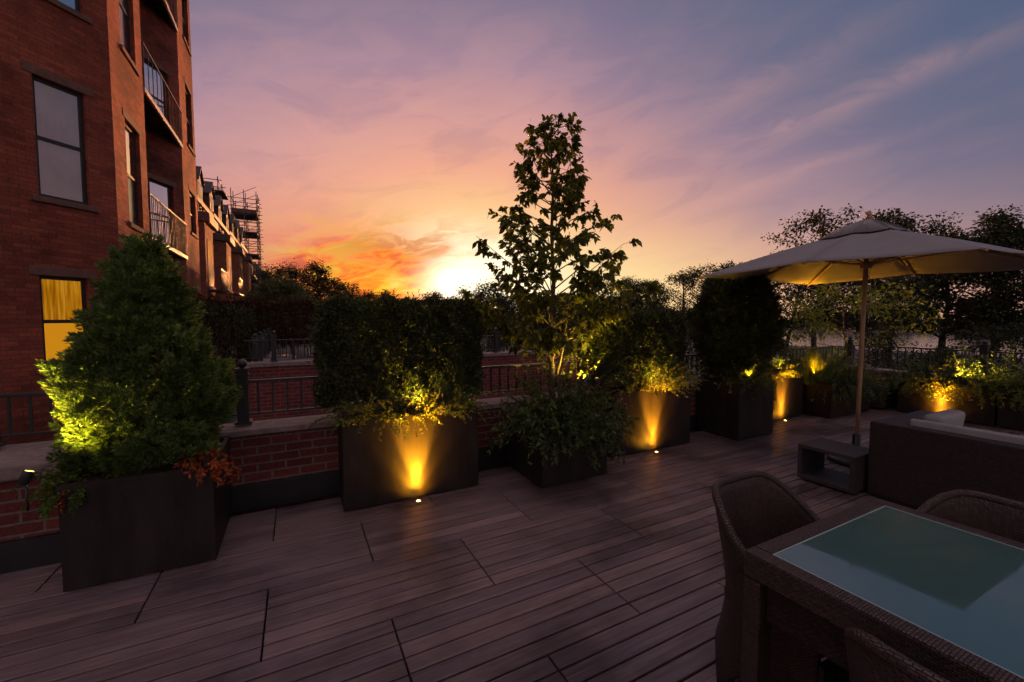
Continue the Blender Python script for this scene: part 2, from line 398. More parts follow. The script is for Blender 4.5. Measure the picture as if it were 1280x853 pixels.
def hedge_pts(rg, x0, x1, y0, y1, z0, z1, n, rough=.035, rnd=.12):
    # points on the skin of a rounded box, some deeper inside
    cx, cy, cz = (x0 + x1) / 2, (y0 + y1) / 2, (z0 + z1) / 2; hx, hy, hz = (x1 - x0) / 2, (y1 - y0) / 2, (z1 - z0) / 2
    A = np.array([hy * hz, hy * hz, hx * hz, hx * hz, hx * hy * 1.2]); f = rg.choice(5, n, p=A / A.sum())
    q = rg.uniform(-1, 1, (n, 3)) * np.array([hx, hy, hz]); nm = np.zeros((n, 3))
    for i, (ax, sg) in enumerate(((0, -1), (0, 1), (1, -1), (1, 1), (2, 1))):
        k = f == i; q[k, ax] = sg * (hx, hy, hz)[ax]; nm[k, ax] = sg
    inner = np.maximum(np.abs(q) - (np.array([hx, hy, hz]) - rnd), 0) * np.sign(q)
    core = np.clip(q, -(np.array([hx, hy, hz]) - rnd), (np.array([hx, hy, hz]) - rnd))
    d = unit(inner); q = core + d * rnd
    nl = rough * (np.sin(q[:, 0] * 17 + 1) * np.sin(q[:, 2] * 13 + q[:, 1] * 9) + .7 * np.sin(q[:, 0] * 31 + q[:, 2] * 27))
    dep = np.where(rg.uniform(size=n) < .7, rg.uniform(-.03, .015, n), rg.uniform(-.14, -.02, n))
    q = q + d * (nl + dep)[:, None]
    return q + np.array([cx, cy, cz]), d

def hedge(name, label, x0, x1, y0, y1, z0, z1, n, leaf, mat, seed, cat='hedge', rough=.022, rnd=.09, group=None, sprigs=True):
    rg = np.random.default_rng(seed)
    t = thing(name, label, cat, ((x0 + x1) / 2, (y0 + y1) / 2, z0), group)
    P, nrm = hedge_pts(rg, x0, x1, y0, y1, z0, z1, n, rough, rnd)
    D = unit(nrm * .5 + rg.normal(size=(n, 3)) * .6 + np.array([0, 0, .35]))
    L = leaf * rg.uniform(.6, 1.25, n)
    if sprigs:
        k = rg.integers(0, n, int(n / 180)); Q = []; E = []
        for i in k:
            dd = unit(nrm[i] + np.array([0, 0, .9]) + rg.normal(size=3) * .35); ln = leaf * rg.uniform(1.5, 4)
            for u in np.linspace(.1, 1, 9): Q.append(P[i] + dd * ln * u); E.append(unit(dd + rg.normal(size=3) * .8))
        P = np.vstack([P, Q]); D = np.vstack([D, E]); L = np.concatenate([L, leaf * rg.uniform(.5, 1, len(Q))])
    leaves('foliage', P, D, L, L * .5, mat, t, 'diamond', seed=seed)
    m = MB(); ny = int((x1 - x0) / .22) + 1
    for i in range(ny):
        x = x0 + (x1 - x0) * (i + .5) / ny; y = (y0 + y1) / 2
        m.tube([(x, y, z0 - .04), (x + .03, y, (z0 + z1) / 2), (x - .02, y + .02, z1 - .1)], [.016, .011, .004], 5)
        for j in range(7):
            z = z0 + (z1 - z0) * (.1 + .11 * j); a = j * 2.4 + i
            m.tube([(x, y, z), (x + .16 * math.cos(a), y + .16 * math.sin(a), z + .08)], [.006, .002], 4)
    m.build('stems', M['bark'], t)
    return t

def shrub(name, label, cx, cy, zb, n_stem, length, spread, leaf, per, mat, seed, droop=.5, rx=.2, ry=.15, cat='shrub', group=None, shape='diamond',
          wr=.5, flower=None, bias=(0, 0), up=.6, twig=.0035, parent=None, leafname='foliage'):
    """stems arching out of the soil, leaves set along every stem"""
    rg = np.random.default_rng(seed)
    t = parent or thing(name, label, cat, (cx, cy, zb), group)
    m = MB(); P = []; D = []; FP = []
    for i in range(n_stem):
        a = rg.uniform(0, 2 * np.pi); rr = math.sqrt(rg.uniform())
        p = np.array([cx + rx * rr * math.cos(a), cy + ry * rr * math.sin(a), zb])
        el = rg.uniform(0, 1) ** up
        d = unit(np.array([math.cos(a) * spread * el + bias[0], math.sin(a) * spread * el + bias[1], 1 - .55 * el]) + rg.normal(size=3) * .12)
        ln = length * rg.uniform(.55, 1.1); k = 7; pts = [p.copy()]; dd = d.copy()
        for j in range(k):
            dd = unit(dd + np.array([0, 0, -droop / k * (1 + j * .5)]) * (.4 + el) + rg.normal(size=3) * .06)
            p = p + dd * ln / k; pts.append(p.copy())
        m.tube(pts, [twig * (1 - .7 * j / k) for j in range(k + 1)], 3, cap=False)
        q = np.array(pts)
        for u in rg.uniform(.12, 1, per):
            s = u * k; j = min(int(s), k - 1); pp = q[j] + (q[j + 1] - q[j]) * (s - j)
            P.append(pp + rg.normal(size=3) * leaf * .15); D.append(unit((q[j + 1] - q[j]) / ln * k * .6 + rg.normal(size=3) * .8 + np.array([0, 0, .15])))
        if flower and rg.uniform() < flower[1]: FP.append(pts[-1])
    L = leaf * rg.uniform(.5, 1.2, len(P))
    leaves(leafname, P, D, L, L * wr, mat, t, shape, droop=.15, seed=seed)
    m.build('stems', M['bark'], t)
    if flower and FP:
        FP = np.array(FP); Q = np.repeat(FP, 14, 0); E = rg.normal(size=Q.shape) + np.array([0, 0, .5])
        leaves('blossom', Q, E, flower[2], flower[2] * .5, M[flower[0]], t, seed=seed)
    return t

def blades(name, label, cx, cy, zb, n, length, rx, ry, mat, seed, w=.006, lean=.35, droop=.35, cat='grass clump', plume=0):
    rg = np.random.default_rng(seed); t = thing(name, label, cat, (cx, cy, zb)); m = MB(); vs = []
    for i in range(n):
        a = rg.uniform(0, 6.283); r = math.sqrt(rg.uniform()); p = np.array([cx + rx * r * math.cos(a), cy + ry * r * math.sin(a), zb])
        d = unit(np.array([math.cos(a) * lean * r, math.sin(a) * lean * r, 1]) + rg.normal(size=3) * .1); ln = length * rg.uniform(.55, 1.05)
        s = unit(np.cross(d, rg.normal(size=3))); pl = []; k = 5
        for j in range(k + 1):
            ww = w * (1 - (j / k) ** 1.5) + .0006; pl.append((p - s * ww / 2, p + s * ww / 2))
            d = unit(d + np.array([math.cos(a), math.sin(a), -1]) * droop / k * (j / k + .2)); p = p + d * ln / k
        m.add([q for pr in pl for q in pr], [(2 * j, 2 * j + 1, 2 * j + 3, 2 * j + 2) for j in range(k)])
    m.build('blades', mat, t); return t

def tree(name, label, x, y, z0, h, cr, tr, n_limb, n_leaf, leaf, seed, mat, bark='barkdark', base=.3, profile='round', group=None, shape='diamond',
         clump=.16, wr=.55, cat='tree', sub=4, lift=.45, ysc=1.0, sag=0., spread_pts=None, lean=(0, 0)):
    rg = np.random.default_rng(seed); t = thing(name, label, cat, (x, y, z0), group); m = MB()
    tp = []; p = np.array([x, y, z0 - .05]); k = 9
    for j in range(k + 1):
        tp.append(p.copy()); p = p + np.array([rg.normal() * .012 * h + lean[0] * h / k, rg.normal() * .012 * h + lean[1] * h / k, h * .97 / k])
    tp = np.array(tp); m.tube(tp, [tr * (1 - .9 * j / k) + .002 for j in range(k + 1)], 8)
    def at(f):
        s = f * k; j = min(int(s), k - 1); return tp[j] + (tp[j + 1] - tp[j]) * (s - j)
    def prof(f):  # f 0 at crown base, 1 at top
        if profile == 'round': return math.sin(math.pi * (.15 + .83 * f)) ** .7
        if profile == 'cone': return (1 - f) ** .85 * .92 + .10
        if profile == 'umbrella': return .35 + .75 * math.sin(math.pi * min(1, .2 + .75 * f))
        return (1 - f) ** .5
    C = []; az = rg.uniform(0, 6.28)
    for i in range(n_limb):
        f = (i + rg.uniform(.1, .9)) / n_limb; hf = base + (1 - base) * .97 * f; az += 2.4 + rg.normal() * .35
        ln = cr * prof(f) * rg.uniform(.7, 1.12); st = at(max(0.02, hf - .12 * (1 - base))); en = at(min(1, hf)) + np.array([math.cos(az) * ln, math.sin(az) * ln * ysc, ln * lift * rg.uniform(.2, 1) - sag * ln])
        mid = st * .5 + en * .5 + np.array([0, 0, ln * .07]) + rg.normal(size=3) * ln * .05
        r0 = tr * (1 - .8 * hf) * .45
        m.tube([st, mid, en], [r0, r0 * .6, r0 * .2], 5, cap=False); C.append(en)
        for s in range(sub):
            u = rg.uniform(.35, .95); b = st * (1 - u) ** 2 + 2 * mid * u * (1 - u) * 1.0 + en * u * u
            e2 = b + unit(np.array([math.cos(az + rg.choice([-1, 1]) * rg.uniform(.4, 1.2)), math.sin(az + rg.normal() * .9), rg.uniform(-.15, .7)])) * ln * rg.uniform(.22, .5)
            m.tube([b, (b + e2) / 2 + rg.normal(size=3) * ln * .03, e2], [r0 * .4, r0 * .25, r0 * .1], 4, cap=False); C.append(e2); C.append((b + e2) / 2)
    C.append(tp[-1]); C.append(tp[-1] - np.array([0, 0, h * .03]))
    C = np.array(C); wgt = rg.uniform(.3, 1.6, len(C)); idx = rg.choice(len(C), n_leaf, p=wgt / wgt.sum()); sg = cr * clump * rg.uniform(.5, 1.4, len(C))
    Q = C[idx] + np.clip(rg.normal(size=(n_leaf, 3)), -1.5, 1.5) * sg[idx][:, None] * np.array([1, 1, .7])
    D = unit(Q - C[idx] + rg.normal(size=(n_leaf, 3)) * sg[idx][:, None] * .8 + np.array([0, 0, -.2]) * sg[idx][:, None])
    L = leaf * rg.uniform(.6, 1.25, n_leaf)
    m.build('trunk', M[bark], t)
    leaves('crown', Q, D, L, L * wr, mat, t, shape, droop=.2, seed=seed)
    return t

# ------------------------------------------------------------------ world: dusk sky
w = bpy.data.worlds.new("World"); SC.world = w; w.use_nodes = True
nt = w.node_tree; nt.nodes.clear()
wo = nd(nt, 'ShaderNodeOutputWorld'); bg = nd(nt, 'ShaderNodeBackground', Strength=1.0)
tc = nd(nt, 'ShaderNodeTexCoord'); dirv = tc.outputs['Generated']
def mth(op, a, b=None, c=None, clamp=False):
    n = nt.nodes.new('ShaderNodeMath'); n.operation = op; n.use_clamp = clamp
    for i, v in enumerate((a, b, c)):
        if v is None: continue
        if isinstance(v, (int, float)): n.inputs[i].default_value = v
        else: nt.links.new(v, n.inputs[i])
    return n.outputs[0]
def dotv(vec):
    n = nd(nt, 'ShaderNodeVectorMath', operation='DOT_PRODUCT'); nt.links.new(dirv, n.inputs[0]); n.inputs[1].default_value = vec; return n.outputs['Value']
SUN_AZ, SUN_EL = 21.5, 2.4
sa, ca = math.sin(rad(SUN_AZ)), math.cos(rad(SUN_AZ))
fx = dotv((sa, ca, 0)); sx = dotv((ca, -sa, 0)); zz = dotv((0, 0, 1))
az = mth('MULTIPLY', mth('ARCTAN2', sx, fx), 57.2958)
el = mth('MULTIPLY', mth('ARCSINE', zz), 57.2958)
e5 = mth('SUBTRACT', el, 4.6)
u = mth('SQRT', mth('ADD', mth('POWER', mth('MULTIPLY', mth('ABSOLUTE', az), .62), 2.0), mth('POWER', mth('ABSOLUTE', e5), 2.0)))
U = mth('DIVIDE', u, 120.0, clamp=True)
stops = [(0, (255, 252, 228)), (3.4, (255, 246, 205)), (6.5, (255, 222, 145)), (10, (252, 192, 126)), (15, (236, 166, 138)), (20, (208, 152, 148)), (26, (168, 134, 150)),
         (32, (129, 115, 138)), (40, (98, 98, 125)), (52, (62, 76, 108)), (70, (48, 60, 94)), (120, (34, 40, 66))]
col = ramp(nt, U, [(a / 120, s255(*c)) for a, c in stops])
def gauss(x, c, s_):
    return mth('POWER', 2.71828, mth('MULTIPLY', mth('POWER', mth('ABSOLUTE', mth('DIVIDE', mth('SUBTRACT', x, c), s_)), 2.0), -1.0))
# warm band that hugs the horizon
hb = mth('MULTIPLY', gauss(el, -2, 11.0), gauss(az, 0, 78.0))
col = mixc(nt, mth('MULTIPLY', hb, .82), col, s255(244, 172, 122))
cr_ = mth('MULTIPLY', gauss(el, 3, 7.5), gauss(az, 14, 20)); col = mixc(nt, mth('MULTIPLY', cr_, 1.1, clamp=True), col, s255(255, 224, 158))
core = gauss(u, 0, 6.5); col = mixc(nt, core, col, s255(255, 250, 222))
# cloud textures in azimuth / elevation space
cmb = nd(nt, 'ShaderNodeCombineXYZ'); nt.links.new(mth('MULTIPLY', az, .055), cmb.inputs[0]); nt.links.new(mth('MULTIPLY_ADD', el, .17, mth('MULTIPLY', az, -.028)), cmb.inputs[1])
n1 = nd(nt, 'ShaderNodeTexNoise', Scale=1.5, Detail=7.0, Roughness=.6, Distortion=.7); nt.links.new(cmb.outputs[0], n1.inputs['Vector'])
n2 = nd(nt, 'ShaderNodeTexNoise', Scale=3.2, Detail=8.0, Roughness=.6, Distortion=.5); nt.links.new(cmb.outputs[0], n2.inputs['Vector'])
# blown out patch of sky around the sun, cut below by a slanting orange bar
br_ = mth('SUBTRACT', el, mth('MULTIPLY', az, .36))
hot = mth('MULTIPLY', gauss(az, -1.5, 9.0), gauss(el, 5.0, 4.6)); col = mixc(nt, mth('MULTIPLY', hot, 1.8, clamp=True), col, (1.45, 1.28, .86))
bar = mth('MULTIPLY', mth('MULTIPLY', gauss(br_, 10.2, 1.3), gauss(az, -7, 8)), ramp(nt, n2.outputs[0], [(.3, .25), (.55, 1.0)])); col = mixc(nt, mth('MULTIPLY', bar, .9), col, s255(244, 116, 34))
# deep orange bank left of the sun
om = mth('MULTIPLY', gauss(el, 3.6, 5.8), gauss(az, -14.0, 9.5))
oc = ramp(nt, n2.outputs[0], [(.34, s255(190, 74, 36)), (.42, s255(246, 100, 14)), (.50, s255(255, 156, 4)), (.58, s255(255, 204, 24)), (.70, s255(255, 232, 120))])
col = mixc(nt, mth('MULTIPLY', om, 2.6, clamp=True), col, oc)
# mauve red veil at far left low
vm = mth('MULTIPLY', gauss(el, 7, 6.5), gauss(az, -28, 10.0)); col = mixc(nt, mth('MULTIPLY', vm, .55), col, s255(200, 112, 98))
# dark broken clouds above the bank
dm = mth('MULTIPLY', mth('MULTIPLY', gauss(el, 9.0, 3.6), gauss(az, -9, 10.5)), ramp(nt, n2.outputs[0], [(.46, 0.0), (.57, 1.0)]))
col = mixc(nt, mth('MULTIPLY', dm, .85), col, s255(208, 104, 58))
# soft pale veils higher up
pm = mth('MULTIPLY', ramp(nt, n1.outputs[0], [(.44, 0.0), (.66, 1.0)]), mth('MULTIPLY', gauss(el, 17, 14.0), gauss(az, 2, 42.0)))
col = mixc(nt, mth('MULTIPLY', pm, .28), col, s255(238, 172, 150))
gm = mth('MULTIPLY', ramp(nt, n1.outputs[0], [(.34, 1.0), (.5, 0.0)]), gauss(el, 22, 16.0))
col = mixc(nt, mth('MULTIPLY', gm, .20), col, s255(120, 104, 138))
# long diagonal streaks on the right
n3 = nd(nt, 'ShaderNodeTexNoise', Scale=9.0, Detail=7.0, Roughness=.6, Distortion=.6)
mpn = nd(nt, 'ShaderNodeMapping', Scale=(1, 1, 2.6), Rotation=(0, 0, 0)); nt.links.new(dirv, mpn.inputs[0]); nt.links.new(mpn.outputs[0], n3.inputs['Vector'])
for nv, a0, a1, wd, st_ in (((.4138, -.0394, -.9095), 27, 60, .021, .55), ((.3339, -.0549, -.941), 20, 47, .012, .4), ((.4714, .0306, -.8814), 24, 48, .024, .32)):
    dd = dotv(nv); dd = mth('ADD', dd, mth('MULTIPLY', mth('SUBTRACT', n3.outputs[0], .5), .05))
    g1 = gauss(dd, 0, wd); rg1 = gauss(az, (a0 + a1) / 2, (a1 - a0) / 1.9)
    tx = ramp(nt, n3.outputs[0], [(.34, .25), (.62, 1.0)])
    col = mixc(nt, mth('MULTIPLY', mth('MULTIPLY', mth('MULTIPLY', g1, rg1), tx), st_), col, s255(226, 168, 158))
h2 = mth('MULTIPLY', gauss(az, -1.2, 4.3), gauss(el, 4.4, 3.0)); col = mixc(nt, mth('MULTIPLY', h2, 1.35, clamp=True), col, (1.6, 1.45, 1.05))
# right hand side turns to cool blue, unseen sky overhead and behind brightened as fill light
rt = mth('MULTIPLY', mth('DIVIDE', mth('SUBTRACT', az, 8), 45, clamp=True), mth('DIVIDE', mth('SUBTRACT', el, 4), 22, clamp=True))
col = mixc(nt, mth('MULTIPLY', rt, .68), col, s255(70, 92, 122))
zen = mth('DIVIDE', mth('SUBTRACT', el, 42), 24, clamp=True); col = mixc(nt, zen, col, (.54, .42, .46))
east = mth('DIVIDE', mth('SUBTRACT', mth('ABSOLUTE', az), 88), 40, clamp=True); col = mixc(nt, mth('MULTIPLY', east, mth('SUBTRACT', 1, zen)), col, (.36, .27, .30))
# below the horizon: dark ground tone
dn = mth('MULTIPLY', el, -.4, clamp=True); col = mixc(nt, dn, col, (.03, .025, .025))
nish = nd(nt, 'ShaderNodeTexSky', sky_type='NISHITA'); nish.sun_disc = False; nish.sun_elevation = rad(SUN_EL); nish.sun_rotation = rad(SUN_AZ)
bgc = nd(nt, 'ShaderNodeVectorMath', operation='SCALE'); nt.links.new(nish.outputs[0], bgc.inputs[0]); bgc.inputs['Scale'].default_value = .006
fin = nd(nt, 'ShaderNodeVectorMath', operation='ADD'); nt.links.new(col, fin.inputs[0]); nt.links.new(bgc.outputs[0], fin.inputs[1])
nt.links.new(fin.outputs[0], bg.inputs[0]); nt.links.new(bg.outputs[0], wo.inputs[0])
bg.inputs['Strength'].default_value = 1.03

sl = bpy.data.lights.new('sun', 'SUN'); sl.energy = 5.0; sl.angle = rad(1.5); sl.color = (1, .37, .13)
so = link(bpy.data.objects.new('sun', sl)); so.rotation_euler = (rad(90 - SUN_EL), 0, rad(180 - SUN_AZ))

# ------------------------------------------------------------------ camera
cam = bpy.data.cameras.new('camera'); cam.sensor_width = 36; cam.lens = 36 * 520 / 1280; cam.clip_end = 3000; cam.clip_start = .05
co = link(bpy.data.objects.new('camera', cam)); co.location = (0, 0, 1.55); co.rotation_euler = (rad(90) - math.atan(28.5 / 520), 0, -rad(27.4)); SC.camera = co

# ------------------------------------------------------------------ setting
GZ = -2.2
def struct(o): o['kind'] = 'structure'; return o
struct(MB().box(-700, 1200, -400, 1500, GZ - .3, GZ).build('ground', M['ground']))
struct(MB().box(-2.2, 3.4, 17, 75, GZ + .001, GZ + .006).build('alley_road', M['asphalt']))
struct(MB().box(20.5, 28, -60, 90, GZ + .001, GZ + .006).build('riverside_road', M['asphalt']))
struct(MB().box(60, 155, -400, 600, GZ + .001, GZ + .03).build('river', M['water']))
struct(MB().box(-2.9, 9.85, -4, 3.9, GZ, -.06).build('terrace_base', M['under']))
rb = random.Random(3); dk = MB(); PW, PH = 1.17, .57
for r in range(-13, 3):
    y0 = 2.125 + r * PH; offx = -.18 if r % 2 == 0 else .40
    for c in range(-4, 10):
        x0 = offx + c * PW
        if x0 > 9.6: continue
        xa, xb = max(x0, -2.9) + .004, min(x0 + PW, 9.8) - .004
        if xb - xa < .1: continue
        for b in range(6):
            ya = y0 + b * PH / 6 + .005; yb = y0 + (b + 1) * PH / 6 - .005; dz = rb.uniform(-.0012, .0012)
            if yb > 3.93: continue
            e = .0025; z = dz
            dk.add([(xa, ya, -.03), (xb, ya, -.03), (xb, yb, -.03), (xa, yb, -.03), (xa, ya, z - e), (xb, ya, z - e), (xb, yb, z - e), (xa, yb, z - e),
                    (xa + e, ya + e, z), (xb - e, ya + e, z), (xb - e, yb - e, z), (xa + e, yb - e, z)],
                   [(0, 1, 5, 4), (1, 2, 6, 5), (2, 3, 7, 6), (3, 0, 4, 7), (4, 5, 9, 8), (5, 6, 10, 9), (6, 7, 11, 10), (7, 4, 8, 11), (8, 9, 10, 11)])
struct(dk.build('deck', M['deck']))

# ------------------------------------------------------------------ walls and railings
def parapet(label, x0, x1, y0, y1, z1=.60, cap=.05, base=True, mat='brick', zb=-.06, ov=.03, axis='x', flash_side=-1):
    t = thing('parapet_wall', label, 'wall', ((x0 + x1) / 2, (y0 + y1) / 2, zb))
    MB().box(x0, x1, y0, y1, zb, z1).build('brickwork', M[mat], t)
    MB().box(x0 - (ov if axis == 'y' else 0), x1 + (ov if axis == 'y' else 0), y0 - (ov if axis == 'x' else 0), y1 + (ov if axis == 'x' else 0), z1, z1 + cap).build('coping', M['stone'], t, bevel=.008)
    if base:
        if axis == 'x': MB().box(x0, x1, y0 - .035, y0 - .003, -.02, .2).build('flashing', M['darkmetal'], t, bevel=.004)
        else: MB().box(x0 - .035, x0 - .003, y0, y1, -.02, .2).build('flashing', M['darkmetal'], t, bevel=.004)
    return t
pw = parapet('dark red brick parapet with pale stone coping behind the row of planters', -2.9, 9.85, 3.95, 4.22, .60)
parapet('brick parapet on the river side behind the long low planters', 9.55, 9.85, -4, 3.948, .55, axis='y')
# stone topped brick pier behind the first planter
t = thing('brick_pier', 'short brick pier with round edged stone top left of the tufted conifer', 'pier', (-1.56, 3.80, 0))
MB().box(-1.74, -1.36, 3.62, 3.91, 0, .56).build('brickwork', M['brick'], t)
MB().box(-1.77, -1.33, 3.59, 3.93, .56, .66).build('coping', M['stone'], t, bevel=.02, seg=3)
MB().box(-1.76, -1.34, 3.59, 3.617, -.01, .19).build('flashing', M['darkmetal'], t)

def railing(label, a, b, z0, zt, zb_, posts, step=.11, group=None, post_w=.042, post_h=.10):
    a = Vector((*a, 0)); b = Vector((*b, 0)); d = (b - a); Ln = d.length; d.normalize(); w_ = Vector((-d.y, d.x, 0))
    t = thing('iron_railing', label, 'railing', (a.x, a.y, z0), group)
    for z, r in ((zt, .017), (zb_, .011)):
        MB().obox(((a + b) / 2)[:2], d[:2], w_[:2], Ln / 2, r * 1.15, z - r * .7, z + r * .7).build('rail', M['iron'], t, bevel=.004)
    for s in posts:
        p = a + d * s; hh = zt + post_h
        m = MB().obox(p[:2], d[:2], w_[:2], post_w, post_w, z0, hh)
        m.obox(p[:2], d[:2], w_[:2], post_w + .018, post_w + .018, z0, z0 + .02)
        m.obox(p[:2], d[:2], w_[:2], post_w + .01, post_w + .01, hh - .05, hh - .035)
        m.obox(p[:2], d[:2], w_[:2], post_w + .012, post_w + .012, hh, hh + .015)
        m.lathe((p.x, p.y, hh + .015), [(.012, 0), (.02, .006), (.034, .022), (.038, .04), (.032, .058), (.018, .072), (.004, .078)], 12)
        m.build('post', M['iron'], t)
    ed = sorted(set([0] + list(posts) + [Ln]))
    for i in range(len(ed) - 1):
        L_ = ed[i + 1] - ed[i]; n = int(L_ / step)
        if n < 1: continue
        m = MB()
        for k in range(1, n + 1):
            p = a + d * (ed[i] + L_ * k / (n + 1)); m.obox(p[:2], d[:2], w_[:2], .008, .008, zb_, zt)
        m.build('baluster_bay', M['iron'], t)
    return t
railing('black iron railing with ball finials on the parapet behind the planters', (-2.85, 4.1), (9.7, 4.1), .67, 1.02, .745, [.35, .98, 2.44, 4.4, 6.3, 8.2, 10.1, 12.3])
railing('black iron railing along the river side above the long low planters', (9.7, 4.0), (9.7, -3.9), .62, 1.02, .70, [1.6, 3.2, 4.8, 6.4])
# neighbouring terraces
parapet('red brick wall of the next terrace with pale coping beyond the light well', -.95, 9.0, 9.2, 9.5, .62, .08, False, 'brick_far', GZ)
railing('spiked black railing on top of the next terrace wall', (-.9, 9.35), (9.0, 9.35), .70, 1.12, .78, [.5, 2.1, 3.7, 5.3, 6.9, 8.5])
parapet('more distant brick terrace wall with a pale coping line', -1.4, 8.0, 15.5, 15.8, .1, .08, False, 'brick_far', GZ)
railing('distant black railing running away along the terraces', (-.75, 9.6), (-.75, 15.4), .5, 1.05, .6, [.2, 1.6, 3.0, 4.4, 5.6])
railing('low dark railing on the more distant brick wall', (-1.3, 15.65), (7.8, 15.65), .18, .62, .26, [1.2, 3.2, 5.2, 7.2])
parapet('brick side wall between the light well and the next terrace', -.95, -.65, 9.51, 15.49, .45, .06, False, 'brick_far', GZ, axis='y')

# ------------------------------------------------------------------ sawtooth brick house on the left
X0 = -2.9
H1 = thing('brick_house', 'tall dark red brick house with angled bays and balconies at the left', 'house', (X0, 10.35, GZ))
ZT = 15.0
q = .70710678
def wallprism(poly, z0=GZ, z1=ZT):
    return MB().prism([(p[0], p[1], z0) for p in poly], (0, 0, z1 - z0))
S0 = (X0 - 5 * q, 10.35 - 5 * q)
poly = [S0, (X0, 10.35), (X0, 12.3), (X0 - 1.8, 12.3), (X0, 15.8), (X0, 17.8), (X0 - 9, 17.8), (X0 - 9, S0[1])]
HW = MB()
def wallface(m, c0, c1, holes, z0=GZ, z1=ZT, dep=.13):
    L_ = math.dist(c0, c1); u_ = ((c1[0] - c0[0]) / L_, (c1[1] - c0[1]) / L_); nr = (u_[1], -u_[0])
    P_ = lambda s, z, d=0: (c0[0] + u_[0] * s - nr[0] * d, c0[1] + u_[1] * s - nr[1] * d, z)
    ss = sorted({0, L_, *[h[0] for h in holes], *[h[1] for h in holes]}); zs_ = sorted({z0, z1, *[h[2] for h in holes], *[h[3] for h in holes]})
    for i in range(len(ss) - 1):
        for j in range(len(zs_) - 1):
            a, b, c, d = ss[i], ss[i + 1], zs_[j], zs_[j + 1]
            if any(h[0] - 1e-6 <= a and b <= h[1] + 1e-6 and h[2] - 1e-6 <= c and d <= h[3] + 1e-6 for h in holes): continue
            m.add([P_(a, c), P_(b, c), P_(b, d), P_(a, d)], [(0, 1, 2, 3)])
    for a, b, c, d in holes:
        for q0, q1 in (((a, c), (a, d)), ((a, d), (b, d)), ((b, d), (b, c)), ((b, c), (a, c))):
            m.add([P_(*q0), P_(*q1), P_(*q1, dep), P_(*q0, dep)], [(0, 1, 2, 3)])
        m.add([P_(a, c, dep), P_(b, c, dep), P_(b, d, dep), P_(a, d, dep)], [(0, 1, 2, 3)])
W0 = ((-.72, .66, 3.53, 5.45, 'plain', 'pane'), (-.80, .62, .74, 2.25, 'lit', 'pane'), (-.66, .62, 6.80, 8.7, 'plain', 'pane'), (-3.2, .7, 3.53, 5.45, 'plain', 'pane'), (-3.2, .7, .74, 2.25, 'plain', 'panedark'))
W1 = ((11.42, .86, 3.46, 5.50, 'mixed', 'pane'), (11.42, .86, 6.85, 8.9, 'plain', 'panedark'), (11.42, .86, .3, 2.2, 'plain', 'panedark'))
W2 = tuple((17.05, .85, a, b, 'plain', 'panedark') for a, b in ((4.3, 5.6), (7.05, 8.9), (10.3, 11.9), (.4, 2.4)))
W3 = tuple((-.78, .80, a, b, 'plain', 'pane') for a, b in ((3.55, 5.35), (6.85, 8.5), (10.15, 11.9)))
wallface(HW, S0, poly[1], [(5 + c - w_ / 2, 5 + c + w_ / 2, a, b) for c, w_, a, b, *_ in W0])
wallface(HW, poly[1], poly[2], [(c - 10.35 - w_ / 2, c - 10.35 + w_ / 2, a, b) for c, w_, a, b, *_ in W1])
wallface(HW, poly[2], poly[3], [])
LD = math.dist(poly[3], poly[4]); wallface(HW, poly[3], poly[4], [(LD + c - w_ / 2, LD + c + w_ / 2, a, b) for c, w_, a, b, *_ in W3])
wallface(HW, poly[4], poly[5], [(c - 15.8 - w_ / 2, c - 15.8 + w_ / 2, a, b) for c, w_, a, b, *_ in W2])
wallface(HW, poly[5], poly[6], []); wallface(HW, poly[6], poly[7], []); wallface(HW, poly[7], poly[0], [])
HW.add([(*p, ZT) for p in poly], [tuple(range(8))])
HW.build('wall', M['house'], H1)
# stair tower / corner pilaster edges
MB().prism([(X0 + .05, 10.35, GZ), (X0 + .05, 12.33, GZ), (X0 - .1, 12.33, GZ), (X0 - .1, 10.35, GZ)], (0, 0, .6)).build('water_table', M['brownstone'], H1)

